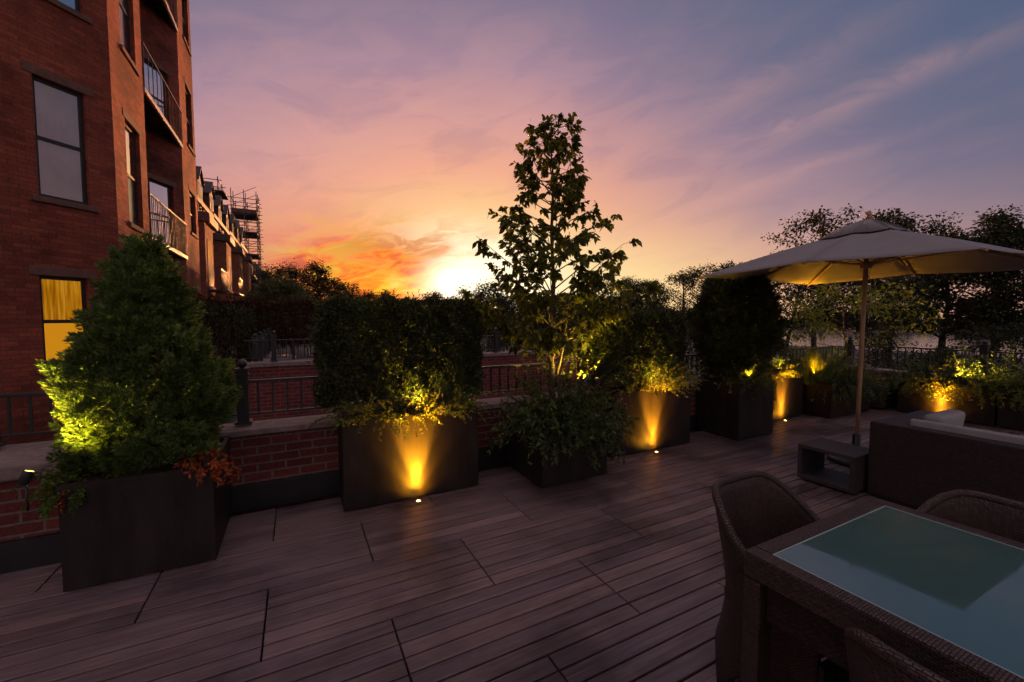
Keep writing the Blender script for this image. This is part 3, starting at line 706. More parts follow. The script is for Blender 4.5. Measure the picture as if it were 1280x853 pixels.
def window(parent, c, u_, wdt, z0, z1, kind='plain', lintel=True, frame='frame', pane='pane', depth=.14):
    """double hung sash: c centre on wall plane (2d), u_ unit vector along wall, outward normal is right of u_"""
    nrm = (u_[1], -u_[0])
    def P(a, d): return (c[0] + u_[0] * a + nrm[0] * d, c[1] + u_[1] * a + nrm[1] * d)
    h = wdt / 2
    f = MB()
    fr = .055
    for a in (-h + fr / 2, h - fr / 2): f.obox(P(a, .006), u_, nrm, fr / 2, .02, z0, z1)
    for z in (z0, z1 - fr): f.obox(P(0, .006), u_, nrm, h - fr, .02, z, z + fr)
    zm = (z0 + z1) / 2; f.obox(P(0, .008), u_, nrm, h - fr, .018, zm - .03, zm + .03)
    fo = f.build('window', M[frame], parent)
    # reveal (dark surround standing proud as shallow shadow box)
    if kind == 'lit':
        MB().obox(P(0, .004), u_, nrm, h - fr, .003, z0 + fr, zm - .03).build('lower_blind', M['litroom'], fo)
        m = MB(); n = 26; x0, x1 = -h + fr, h - fr; vs = []
        for i in range(n + 1):
            a = x0 + (x1 - x0) * i / n; d = .008 + .006 * math.sin(i * 1.5) + .003 * math.sin(i * .7)
            for z in (zm + .03, z1 - fr): vs.append((*P(a, d), z))
        m.add(vs, [(2 * i, 2 * i + 2, 2 * i + 3, 2 * i + 1) for i in range(n)], True); m.build('curtain', M['curtain'], fo)
    else:
        for k_, (za_, zb_) in enumerate(((zm + .03, z1 - fr), (z0 + fr, zm - .03))):
            if pane == 'pane' and not (kind == 'mixed' and k_):
                m = MB(); n = 22; x0, x1 = -h + fr, h - fr; vs = []
                for i in range(n + 1):
                    a = x0 + (x1 - x0) * i / n; gap = 0
                    d = -.004 - .003 * math.sin(i * 1.7)
                    for z in (za_, zb_ - (.12 + .25 * k_) * gap): vs.append((*P(a, d), z))
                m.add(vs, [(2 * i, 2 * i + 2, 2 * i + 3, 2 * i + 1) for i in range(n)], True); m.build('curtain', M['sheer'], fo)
                MB().obox(P(0, .010), u_, nrm, h - fr, .002, za_, zb_).build('pane', M['clearpane'], fo)
            else: MB().obox(P(0, .006), u_, nrm, h - fr, .004, za_, zb_).build('pane', M['panedark'], fo)
    MB().obox(P(0, .105), u_, nrm, h + .10, .045, z0 - .10, z0 - .004).build('sill', M['brownstone'], parent, bevel=.01)
    if lintel: MB().obox(P(0, .10), u_, nrm, h + .12, .012, z1 + .004, z1 + .15).build('lintel', M['brownstone'], parent, bevel=.008)
    return fo
ud = (q, q)
def onw0(s): return (X0 + q * s, 10.35 + q * s)
LQ = math.hypot(1.8, 3.5); u3 = (1.8 / LQ, 3.5 / LQ)
def ond(s): return (X0 + u3[0] * s, 15.8 + u3[1] * s)
def inset(c, u_, d=.10): return (c[0] - u_[1] * d, c[1] + u_[0] * d)
uy = (0, 1)
for c, w_, a, b, kd, pn in W0: window(H1, inset(onw0(c), ud), ud, w_ - .004, a + .002, b - .002, kd, pane=pn)
for c, w_, a, b, kd, pn in W1: window(H1, inset((X0, c), uy), uy, w_ - .004, a + .002, b - .002, kd, pane=pn)
for c, w_, a, b, kd, pn in W2: window(H1, inset((X0, c), uy), uy, w_ - .004, a + .002, b - .002, kd, pane=pn)
for c, w_, a, b, kd, pn in W3: window(H1, inset(ond(c), u3), u3, w_ - .004, a + .002, b - .002, kd, pane=pn)
# triangular balconies filling the notch
for zp in (3.38, 6.68, 10.0):
    b = MB().prism([(X0 - .02, 12.3, zp), (X0 - .02, 15.75, zp), (X0 - 1.7, 12.34, zp)], (0, 0, .035)).build('balcony', M['iron'], H1)
    m = MB().box(X0 - .03, X0 + .03, 12.32, 15.86, zp - .06, zp + .05)
    m.build('beam', M['paleframe'] if zp > 5 else M['iron'], b, bevel=.006)
    m = MB()
    for k in range(9):
        y = 12.6 + .36 * k; m.box(X0 - (15.6 - y) * .5 - .02, X0 - .05, y - .025, y + .025, zp - .06, zp - .002)
    m.box(X0 - .1, X0 - .051, 12.5, 15.7, zp - .06, zp - .002); m.build('underframe', M['iron'], b)
    m = MB(); m.box(X0 + .0, X0 + .03, 12.32, 15.9, zp + .98, zp + 1.02)
    n = 10 if zp > 5 else 24
    for k in range(n + 1):
        y = 12.34 + 3.52 * k / n; m.box(X0 + .006, X0 + .022, y - .007, y + .007, zp + .06, zp + .98)
    m.build('balcony_railing', M['iron'], b)
# small air conditioner on the top balcony
ac = thing('air_conditioner', 'pale air conditioner unit standing on the uppermost balcony', 'air conditioner', (X0 - .35, 13.6, 10.035))
MB().box(X0 - .6, X0 - .1, 13.3, 14.0, 10.04, 10.6).build('case', M['paleframe'], ac, bevel=.02)
m = MB()
for k in range(6): m.box(X0 - .1, X0 - .09, 13.36, 13.94, 10.1 + .075 * k, 10.13 + .075 * k)
m.build('grille', M['frame'], ac)

# ------------------------------------------------------------------ row of bayed houses running away
def row_house(y0, y1, zt, label, dark=False, seed=0, simple=False):
    r = random.Random(seed); xf = -3.5; t = thing('row_house', label, 'house', (xf, y0, GZ), 'row houses running away behind the gardens')
    bm = M['rowdark' if dark else 'rowbrick']
    MB().box(xf - 9, xf, y0 + .01, y1 - .01, GZ, zt).build('wall', bm, t)
    MB().box(xf - .1, xf + .32, y0 + .03, y1 - .03, zt + .002, zt + .22).build('cornice', M['cornice'], t, bevel=.03)
    m = MB(); n = 10
    for k in range(n): y = y0 + .3 + (y1 - y0 - .6) * k / (n - 1); m.box(xf + .004, xf + .24, y - .06, y + .06, zt - .28, zt - .003)
    m.build('brackets', M['cornice'], t)
    # mansard
    MB().prism([(xf - .05, y0 + .02, zt + .224), (xf - .9, y0 + .02, zt + 1.75), (xf - 8.8, y0 + .02, zt + 1.75), (xf - 8.8, y0 + .02, zt + .224)], (0, y1 - y0 - .04, 0)).build('roof', M['slate'], t)
    yc = (y0 + y1) / 2
    for yd in ((yc - (y1 - y0) * .24), (yc + (y1 - y0) * .24)):
        d = MB().prism([(xf + .06, yd - .5, zt + .225), (xf + .06, yd + .5, zt + .225), (xf + .06, yd + .5, zt + 1.25), (xf + .06, yd, zt + 1.75), (xf + .06, yd - .5, zt + 1.25)], (-1.2, 0, 0)).build('dormer', M['cornice'], t)
        MB().box(xf + .064, xf + .075, yd - .3, yd + .3, zt + .35, zt + 1.2).build('dormer_pane', M['pane'], d)
        m = MB(); 
        for sg in (-1, 1): m.prism([(xf + .14, yd + sg * .58, zt + 1.2), (xf + .14, yd, zt + 1.82), (xf + .14, yd, zt + 1.90), (xf + .14, yd + sg * .66, zt + 1.2)], (-1.3, 0, 0))
        m.build('dormer_roof', M['slate'], d)
    # projecting bay with its own dark cap
    yb0, yb1 = y0 + .7, y0 + .7 + (y1 - y0) * .42; bz = zt - .95
    b = MB().prism([(xf + .002, yb0, GZ), (xf + .62, yb0 + .28, GZ), (xf + .62, yb1 - .28, GZ), (xf + .002, yb1, GZ)], (0, 0, bz - GZ)).build('bay', bm, t)
    MB().prism([(xf + .003, yb0 - .14, bz + .003), (xf + .80, yb0 + .2, bz + .003), (xf + .80, yb1 - .2, bz + .003), (xf + .003, yb1 + .14, bz + .003)], (0, 0, .34)).build('bay_cornice', M['cornice'], b, bevel=.03)
    z = bz - 2.3
    while z > GZ + .3:
        bw = (yb1 - yb0 - .56)
        MB().box(xf + .624, xf + .64, yb0 + .28 + bw * .2, yb1 - .28 - bw * .2, z, z + 1.75).build('bay_window', M['pane' if r.random() < .5 else 'panedark'], b)
        MB().box(xf + .63, xf + .70, yb0 + .28 + bw * .12, yb1 - .28 - bw * .12, z - .12, z - .004).build('bay_sill', M['stone'], b)
        for yw in (yb1 + .55, yb1 + 1.7):
            if yw + .45 < y1:
                f = MB().box(xf + .004, xf + .03, yw - .42, yw + .42, z, z + 1.75).build('window', M['paleframe' if r.random() < .4 else 'frame'], t)
                MB().box(xf + .033, xf + .038, yw - .36, yw + .36, z + .06, z + 1.69).build('pane', M['pane' if r.random() < .6 else 'panedark'], f)
                MB().box(xf + .004, xf + .1, yw - .5, yw + .5, z - .14, z - .004).build('sill', M['stone'], t)
                MB().box(xf + .004, xf + .06, yw - .5, yw + .5, z + 1.754, z + 1.93).build('lintel', M['stone'], t)
        if r.random() < .7:
            m = MB().box(xf + .71, xf + 1.1, yb0 + .2, yb1 - .2, z - .2, z - .15)
            for k in range(12): y = yb0 + .2 + (yb1 - yb0 - .4) * k / 11; m.box(xf + 1.06, xf + 1.08, y - .01, y + .01, z - .15, z + .6)
            m.box(xf + 1.05, xf + 1.09, yb0 + .2, yb1 - .2, z + .6, z + .64); m.build('balcony', M['iron'], t)
        z -= 3.1
    for k in (0, 1):
        yy = y0 + .4 + k * .9
        cb = MB().box(xf - 3.2, xf - 2.4, yy, yy + .6, zt + 1.752, zt + 2.5).build('chimney', bm, t)
    return t
rows = [(17.82, 23.2, 6.0, False, 'nearest row house with orange lit bay and pointed dormers beside the tall house'),
        (23.2, 28.4, 6.15, False, 'second row house from the tall house with a sunlit brick bay'),
        (28.4, 33.6, 6.3, False, 'third row house from the tall house with dark cornice and dormers'),
        (33.6, 38.8, 6.5, False, 'row house just before the scaffold tower with glowing facade'),
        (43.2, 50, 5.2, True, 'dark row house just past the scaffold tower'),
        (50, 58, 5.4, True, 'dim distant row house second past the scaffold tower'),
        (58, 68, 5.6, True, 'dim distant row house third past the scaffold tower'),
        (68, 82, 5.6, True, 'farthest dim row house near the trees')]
for i, (a, b, z, dk_, lb) in enumerate(rows): row_house(a, b, z, lb, dk_, i)

# scaffold tower
t = thing('scaffold_tower', 'tall see-through scaffold tower rising above the row houses', 'scaffold', (-3.3, 41, GZ))
xs = [-4.3, -3.45, -2.6]; ys = [39.6, 41.0, 42.4]; m = MB()
for x in xs:
    for y in ys: m.tube([(x, y, GZ), (x, y, 11.4 + .5 * ((x * 7 + y * 3) % 1))], .035, 4)
m.build('standards', M['scaff'], t)
m = MB(); z = .5
while z < 11.2:
    for y in ys: m.tube([(xs[0] - .25, y, z), (xs[2] + .25, y, z)], .028, 4)
    for x in xs: m.tube([(x, ys[0] - .2, z), (x, ys[2] + .2, z)], .028, 4)
    m.tube([(xs[0], ys[0], z), (xs[2], ys[0], z + 1.0)], .02, 4); z += .62
m.build('ledgers', M['scaff'], t)
for z in (4.6, 6.6, 8.4, 9.9): MB().box(xs[0], xs[2], ys[0], ys[2], z, z + .08 + (.25 if z == 9.9 else 0)).build('platform', M['plank'], t)
t = thing('roof_scaffold', 'small scaffold frame standing on the roofs nearer the tall house', 'scaffold', (-4.4, 31, 8.1)); m = MB()
for x in (-4.9, -3.9):
    for y in (30.2, 31.8): m.tube([(x, y, 8.05), (x, y, 9.9)], .03, 4)
for z in (8.6, 9.2, 9.7):
    for x in (-4.9, -3.9): m.tube([(x, 30, z), (x, 32, z)], .025, 4)
    for y in (30.2, 31.8): m.tube([(-5.1, y, z), (-3.7, y, z)], .025, 4)
m.build('tubes', M['scaff'], t); MB().box(-5.1, -3.6, 30, 32, 9.0, 9.08).build('platform', M['plank'], t)

# ------------------------------------------------------------------ planters
def planter(label, x0, x1, y0, y1, h, soil=True):
    t = thing('planter', label, 'planter', ((x0 + x1) / 2, (y0 + y1) / 2, 0), 'dark bronze box planters around the deck'); w_ = .03
    m = MB(); vs = []
    for (a, b, c, d, z) in ((x0, x1, y0, y1, .012), (x0, x1, y0, y1, h), (x0 + w_, x1 - w_, y0 + w_, y1 - w_, h), (x0 + w_, x1 - w_, y0 + w_, y1 - w_, h - .2)):
        vs += [(a, c, z), (b, c, z), (b, d, z), (a, d, z)]
    fs = [(3, 2, 1, 0), (12, 13, 14, 15)]
    for r in range(3):
        for k in range(4): fs.append((r * 4 + k, r * 4 + (k + 1) % 4, (r + 1) * 4 + (k + 1) % 4, (r + 1) * 4 + k))
    m.add(vs, fs); m.build('box', M['planter'], t, bevel=.004)
    lp = MB(); e = .004; g = .035
    lp.box(x0 - e, x1 + e, y0 - e, y0 - .0005, h - g, h + .003).box(x0 - e, x1 + e, y1 + .0005, y1 + e, h - g, h + .003)
    lp.box(x0 - e, x0 - .0005, y0, y1, h - g, h + .003).box(x1 + .0005, x1 + e, y0, y1, h - g, h + .003)
    lp.build('rim', M['planter'], t)
    MB().box(x0 + w_ + .001, x1 - w_ - .001, y0 + w_ + .001, y1 - w_ - .001, h - .19, h - .035).build('soil', M['soil'], t)
    MB().box(x0 + .04, x1 - .04, y0 + .04, y1 - .04, .001, .011).build('foot', M['darkmetal'], t)
    return t
planter('big dark planter nearest the camera holding the tufted conifer', -1.20, -.49, 3.16, 3.90, .62)
planter('wide dark planter with an amber light scallop under the left clipped hedge', .30, 1.46, 3.49, 3.90, .73)
planter('low square dark planter holding the slender young tree', 1.94, 2.70, 3.16, 3.89, .47)
planter('wide dark planter with an amber light scallop under the second clipped hedge', 3.06, 4.30, 3.50, 3.90, .72)
planter('square dark planter jutting forward under the dark ovoid evergreen', 4.91, 5.64, 3.28, 3.90, .72)
planter('dark planter with an amber light scallop right of the ovoid evergreen', 5.95, 7.10, 3.68, 3.91, .73)
planter('dark corner planter under the little spotlit tree', 7.25, 8.45, 3.35, 3.90, .55)
planter('long low planter with an amber light scallop behind the sofa', 8.80, 9.40, 2.04, 3.12, .53)
planter('long low planter at the right edge beyond the sofa back', 8.80, 9.40, .9, 2.01, .53)
planter('long low planter farthest to the right mostly behind the sofa', 8.80, 9.40, -.25, .87, .53)

# ------------------------------------------------------------------ lamps
AMB = (1, .40, .015); LIME = (1, .66, .06)
def spot(loc, target, energy, size, blend=1.0, col=AMB, radius=.02):
    l = bpy.data.lights.new('spot_lamp', 'SPOT'); l.energy = energy; l.spot_size = rad(size); l.spot_blend = blend; l.color = col; l.shadow_soft_size = radius
    o = link(bpy.data.objects.new('spot_lamp', l)); o.location = loc
    o.rotation_euler = (Vector(target) - Vector(loc)).to_track_quat('-Z', 'Y').to_euler(); return o
def deck_light(label, x, y, facing, energy, size=44, tilt=.11):
    t = thing('deck_uplight', label, 'light', (x, y, 0), 'small round uplights set in the deck')
    MB().lathe((x, y, .001), [(.034, 0), (.034, .006), (.028, .009), (.020, .009), (.017, .004)], 20).build('ring', M['brass'], t)
    MB().lathe((x, y, .002), [(.016, 0), (.015, .006), (.009, .009), (.002, .010)], 16).build('lens', M['lens'], t)
    o = spot((x, y, .03), (x + facing[0] * tilt, y + facing[1] * tilt, 1), energy, size); o.parent = t; o.location = (0, 0, .03)
    o = spot((x, y, .03), (x + facing[0] * .28, y + facing[1] * .28, 1), energy * .11, 90); o.parent = t; o.location = (0, 0, .03)
    o = spot((x, y, .03), (x + facing[0] * .6, y + facing[1] * .6, 1), energy * .022, 160); o.parent = t; o.location = (0, 0, .03)
    return t
deck_light('glowing deck uplight in front of the left amber lit planter', .88, 3.42, (0, 1), 780.0)
deck_light('glowing deck uplight in front of the middle amber lit planter', 3.66, 3.43, (0, 1), 780.0)
deck_light('glowing deck uplight in front of the far amber lit planter', 6.52, 3.61, (0, 1), 780.0)
deck_light('glowing deck uplight by the long planter behind the sofa', 8.72, 2.60, (1, 0), 520.0)

def stake_light(label, x, y, z, target, energy, size=70, h=.1, col=LIME):
    t = thing('spike_spotlight', label, 'light', (x, y, z), 'small spike spotlights hidden in the planting')
    d = (Vector(target) - Vector((x, y, z + h))).normalized(); p = Vector((x, y, z + h))
    MB().tube([(x, y, z - .08), (x, y, z + h * .6)], .006, 6).build('spike', M['iron'], t)
    MB().tube([p - d * .035, p - d * .03, p + d * .03, p + d * .035], [.012, .022, .024, .025], 14).build('housing', M['iron'], t)
    MB().tube([p + d * .036, p + d * .038], [.018, .017], 12).build('lens', M['lensdim'], t)
    o = spot(p + d * .05, target, energy, size, col=col); o.parent = t; o.location = (p + d * .05) - Vector((x, y, z))
    return t
stake_light('black spike spotlight at the left rim of the conifer planter', -1.30, 3.12, .60, (-1.02, 3.40, 1.5), 105, 125)
stake_light('spike spotlight at the foot of the young tree', 2.50, 3.27, .82, (2.50, 3.70, 1.6), 70, 145)
stake_light('spike spotlight aimed into the lower right leaves of the young tree', 2.72, 3.36, .80, (2.92, 3.58, 1.7), 90, 60)
stake_light('spike spotlight hidden under the left clipped hedge', .92, 3.52, .70, (.90, 3.66, 1.2), 22, 150, .05)
stake_light('spike spotlight hidden under the second clipped hedge', 3.70, 3.53, .69, (3.72, 3.70, 1.2), 22, 150, .05)
stake_light('spike spotlight in the far amber lit planter', 6.5, 3.71, .70, (6.55, 3.85, 1.2), 16, 150, .05)
stake_light('spike spotlight in front of the dark ovoid evergreen', 5.14, 3.285, .72, (5.16, 3.42, 1.1), 34, 130, .04)
stake_light('spike spotlight under the little spotlit tree', 7.75, 3.55, .56, (8.3, 3.72, 1.75), 170, 62)
stake_light('spike spotlight in the left end of the planting behind the sofa', 8.9, 2.5, .54, (9.1, 2.1, 1.2), 90, 140)
stake_light('spike spotlight in the right end planting beyond the sofa', 8.9, 1.6, .54, (9.1, 1.3, 1.2), 90, 140)
stake_light('spike spotlight aimed up at the parasol from the far planter', 7.36, 3.66, .55, (6.3, 3.0, 2.05), 230, 74, col=AMB)

# ------------------------------------------------------------------ planting
conifer('tufted_conifer', 'large tufted green conifer lit yellow at its lower left in the nearest planter', -.875, 3.53, .60,
        [(.62, .31), (.85, .375), (1.05, .375), (1.3, .30), (1.55, .215), (1.8, .125), (1.93, .06), (2.02, .015)], 1350, 74, .034, M['conifer'], 11, lump=.13, puff=1.15)
shrub('golden_shrub', 'yellow lit feathery shrub spilling over the left rim of the nearest planter', -1.10, 3.36, .58, 50, .26, 1.0, .028, 60, M['coniferlow'], 21, droop=.7, rx=.12, ry=.16, bias=(-.45, -.25))
shrub('coleus', 'orange red leafy plant at the right corner of the nearest planter', -.53, 3.24, .59, 26, .16, 1.2, .032, 26, M['orange'], 22, droop=1.2, rx=.06, ry=.08, shape='ovate', bias=(.3, -.2), cat='plant')
shrub('coleus', 'orange leafy plant hanging down the left front of the nearest planter', -1.13, 3.20, .60, 8, .16, .8, .024, 16, M['orange'], 23, droop=3.2, rx=.06, ry=.04, shape='ovate', bias=(-.1, -.8), cat='plant')

hedge('clipped_hedge', 'wide clipped evergreen hedge in the left amber lit planter', .17, 1.58, 3.66, 4.08, .78, 1.69, 85000, .030, M['yew'], 31)
shrub('groundcover', 'yellow lit feathery groundcover at the foot of the left clipped hedge', .88, 3.56, .69, 190, .36, .55, .024, 46, M['fern'], 32, droop=.5, rx=.52, ry=.05, bias=(0, -.18), cat='plant', flower=('white', .15, .012))
hedge('clipped_hedge', 'wide clipped evergreen hedge between the young tree and the ovoid evergreen', 3.0, 4.42, 3.68, 4.08, .76, 1.61, 75000, .031, M['yew'], 33)
shrub('groundcover', 'sprawling yellow lit groundcover at the foot of the second clipped hedge', 3.75, 3.58, .68, 190, .44, .55, .026, 46, M['fern'], 34, droop=.4, rx=.5, ry=.05, bias=(.05, -.15), cat='plant', flower=('white', .15, .012))

# slender young tree: tiers of large leaves, narrow above and wide below
def young_tree():
    rg = np.random.default_rng(5); x, y, z0 = 2.30, 3.56, .45; t = thing('young_tree', 'slender young tree with large leaves silhouetted against the sunset', 'tree', (x, y, z0)); m = MB()
    tp = [(x, y, z0 - .05), (x + .01, y, .9), (x - .015, y, 1.4), (x + .02, y, 1.9), (x - .01, y, 2.4), (x + .01, y, 2.9), (x - .03, y, 3.3), (x - .02, y, 3.5)]
    m.tube(tp, [.034, .03, .026, .021, .016, .011, .007, .004], 9)
    m.tube([(x + .02, y, .8), (x + .12, y - .03, 1.25), (x + .2, y, 1.7), (x + .3, y, 2.1)], [.018, .015, .011, .005], 7)
    zs = [1.15, 1.4, 1.7, 2.0, 2.3, 2.6, 2.9, 3.15, 3.35, 3.55]; rs = [.58, .80, .86, .80, .66, .52, .42, .34, .26, .10]
    P = []; D = []; az = 0; n = 96
    for i in range(n):
        f = (i + .5) / n; z = 1.26 + 2.22 * f ** 1.12; tier = .5 + .5 * math.sin(z * 13); az += 2.399 + rg.normal() * .45
        r = np.interp(z, zs, rs) * (.62 + .42 * tier) * rg.uniform(.8, 1.1)
        dx, dy = math.cos(az), math.sin(az) * .8
        if dx > .2 and z < 1.95: r *= 1.2
        s = np.array([x, y, z - r * .4]); e = np.array([x + dx * r, y + dy * r, z + r * rg.uniform(.05, .3)]); mid = (s + e) / 2 + np.array([0, 0, -r * .03]) + rg.normal(size=3) * .03
        m.tube([s, mid, e], [.008, .005, .002], 5, cap=False)
        for k in range(int(3 + r * (12 if z > 1.9 else 17))):
            u_ = rg.uniform(.3, 1.0) ** .7; b = s * (1 - u_) ** 2 + 2 * mid * u_ * (1 - u_) + e * u_ ** 2
            tw = unit(np.array([dx, dy, 0]) * .8 + rg.normal(size=3) * np.array([.9, .9, .45])) * rg.uniform(.06, .17)
            e2 = b + tw; m.tube([b, e2], [.0025, .0012], 3, cap=False)
            for j in range(rg.integers(8, 14)):
                v_ = rg.uniform(.35, 1); P.append(b + tw * v_ + rg.normal(size=3) * .006); D.append(unit(tw / .12 + rg.normal(size=3) * .75 + np.array([0, 0, -.25])))
    for k in range(40): P.append(np.array([x - .02, y, 3.42]) + rg.normal(size=3) * np.array([.07, .05, .06])); D.append(unit(rg.normal(size=3) + np.array([.3, 0, .1])))
    L = rg.uniform(.032, .078, len(P)); m.build('trunk', M['bark'], t)
    leaves('crown', P, D, L, L * rg.uniform(.48, .72, len(P)), M['treeleaf'], t, 'ovate', fold=.16, droop=.25, seed=5)
young_tree()
shrub('leafy_shrub', 'dense green leafy shrub spilling over the low planter under the young tree', 2.30, 3.42, .45, 230, .54, 1.1, .050, 40, M['shrub'], 41, droop=.62, rx=.32, ry=.24, wr=.46, up=.6)
shrub('berry_shrub', 'spotlit upright shrub with small leaves beside the trunk of the young tree', 2.48, 3.66, .45, 150, .90, .6, .028, 50, M['fern'], 42, droop=.25, rx=.26, ry=.12, flower=('pink', .4, .015))
shrub('starry_vine', 'trailing plant with small white flowers at the right of the low planter', 2.66, 3.26, .46, 40, .40, 1.1, .026, 26, M['shrub'], 43, droop=2.2, rx=.07, ry=.12, bias=(.35, -.3), flower=('white', .8, .018), cat='plant')

conifer('ovoid_evergreen', 'dark ovoid evergreen in the square planter left of the parasol', 5.28, 3.62, .70,
        [(.72, .22), (.95, .34), (1.2, .45), (1.5, .46), (1.75, .38), (1.95, .28), (2.10, .16), (2.18, .04)], 3000, 26, .05, M['yew'], 51, lump=.04)
shrub('groundcover', 'small spotlit yellow plant at the front of the ovoid evergreen', 5.14, 3.36, .68, 110, .38, .7, .028, 40, M['goldleaf'], 52, droop=.6, rx=.12, ry=.06, cat='plant')
shrub('trailing_vine', 'thin vine hanging down the front of the square planter', 5.22, 3.29, .70, 12, .42, .5, .028, 22, M['shrub'], 53, droop=3.6, rx=.10, ry=.02, bias=(0, -.8), cat='plant')
shrub('groundcover', 'low round yellow lit plant in the far amber lit planter', 6.55, 3.76, .69, 120, .24, 1.0, .03, 34, M['fern'], 54, droop=.5, rx=.42, ry=.06, cat='plant')
shrub('dark_shrub', 'dark bushy shrub behind the far amber lit planter', 6.9, 4.0, .70, 80, .50, .8, .035, 40, M['shrub'], 55, droop=.5, rx=.3, ry=.15)
tree('small_tree', 'little spotlit tree with several thin stems above the corner planter', 8.35, 3.72, .5, 1.62, .90, .028, 16, 1900, .065, 61, M['goldleaf'], bark='bark', base=.42, profile='umbrella', lift=.25, clump=.11, sub=4)
blades('ornamental_grass', 'tall green ornamental grass left of the little spotlit tree', 7.45, 3.68, .5, 620, .72, .34, .14, M['fern'], 62)
shrub('gold_shrub', 'bright yellow spotlit clump at the foot of the little tree', 8.05, 3.58, .5, 80, .55, .5, .03, 44, M['goldleaf'], 63, droop=.3, rx=.2, ry=.12)
shrub('pink_flowers', 'pink and white flowering plant right of the bright yellow clump', 8.5, 3.62, .5, 60, .50, .7, .03, 26, M['shrub'], 64, droop=.4, rx=.2, ry=.14, flower=('pink', .9, .026), cat='plant')
shrub('spreading_shrub', 'dark spreading shrub covering the front of the corner planter', 7.9, 3.45, .48, 170, .48, 1.2, .045, 30, M['shrub'], 65, droop=1.1, rx=.55, ry=.12, bias=(0, -.25), wr=.42)
for i, (y, lb, mt) in enumerate(((2.9, 'sprawling green plant at the left end of the long planter row', 'shrub'), (2.35, 'yellow lit spreading plant above the amber scallop behind the sofa', 'goldleaf'),
                             (1.75, 'yellow green spreading plant in the second long planter', 'fern'), (1.2, 'dense green spreading plant at the right edge of the deck', 'shrub'), (.5, 'green spreading plant in the last long planter', 'shrub'))):
    shrub('spreading_plant', lb, 9.0, y, .5, 130, .42, 1.2, .04, 30, M[mt], 70 + i, droop=.9, rx=.16, ry=.30, bias=(-.22, 0), cat='plant', wr=.5)
for i, (y, h, lb) in enumerate(((2.75, .62, 'taller dark shrub behind the left part of the long planters'), (2.1, .72, 'taller leafy shrub in the middle of the long planters'), (1.55, .6, 'rounded dark shrub near the right edge of the long planters'), (.8, .65, 'tall shrub in the last long planter'))):
    shrub('leafy_shrub', lb, 9.22, y, .5, 70, h, .6, .045, 40, M['shrub'], 80 + i, droop=.4, rx=.14, ry=.25)
# slatted box between the corner planter and the long planters
t = thing('slatted_box', 'low dark slatted box in the deck corner between the planters', 'box', (9.0, 3.5, 0)); m = MB()
MB().box(8.72, 9.38, 3.30, 3.86, .02, .40).build('case', M['darkmetal'], t, bevel=.01)
for k in range(6): m.box(8.70, 8.717, 3.3, 3.86, .05 + .06 * k, .09 + .06 * k).box(8.72, 9.38, 3.275, 3.295, .05 + .06 * k, .09 + .06 * k)
m.build('slats', M['tabledark'], t)

# ------------------------------------------------------------------ furniture
def dining_table():
    x0, x1, y0, y1, zt = 1.375, 2.315, -1.0, .885, .74
    t = thing('dining_table', 'woven dark rattan dining table with a frosted teal glass top', 'table', ((x0 + x1) / 2, (y0 + y1) / 2, 0)); bw = .062
    m = MB()
    m.box(x0, x0 + bw, y0, y1, zt - .09, zt); m.box(x1 - bw, x1, y0, y1, zt - .09, zt)
    m.box(x0 + bw + .001, x1 - bw - .001, y1 - bw, y1, zt - .09, zt - .0005); m.box(x0 + bw + .001, x1 - bw - .001, y0, y0 + bw, zt - .09, zt - .0005)
    m.build('frame', M['weave'], t, bevel=.008)
    MB().box(x0 + bw + .002, x1 - bw - .002, y0 + bw + .002, y1 - bw - .002, zt - .014, zt - .004).build('glass_top', M['tableglass'], t, bevel=.002)
    gx0, gx1, gy0, gy1 = x0 + bw + .0005, x1 - bw - .0005, y0 + bw + .0005, y1 - bw - .0005
    MB().box(gx0, gx0 + .005, gy0, gy1, zt - .013, zt - .0025).box(gx1 - .005, gx1, gy0, gy1, zt - .013, zt - .0025).box(gx0 + .0052, gx1 - .0052, gy1 - .005, gy1, zt - .013, zt - .0027).box(gx0 + .0052, gx1 - .0052, gy0, gy0 + .005, zt - .013, zt - .0027).build('glass_edge', M['glassedge'], t)
    MB().box(x0 + bw + .002, x1 - bw - .002, y0 + bw + .002, y1 - bw - .002, zt - .06, zt - .018).build('support_panel', M['weavedark'], t)
    for x in (x0 + .001, x1 - .081):
        for y in (y0 + .001, y1 - .061): MB().box(x, x + .08, y, y + .06, 0, zt - .092).build('leg', M['weave'], t, bevel=.006)
    MB().box(x0 + .03, x0 + .05, y0 + .07, y1 - .07, zt - .22, zt - .093).build('apron', M['weavedark'], t)
    MB().box(x0 + .36, x1 - .36, y0 + .2, .55, .01, zt - .07).build('pedestal', M['weavedark'], t)
dining_table()

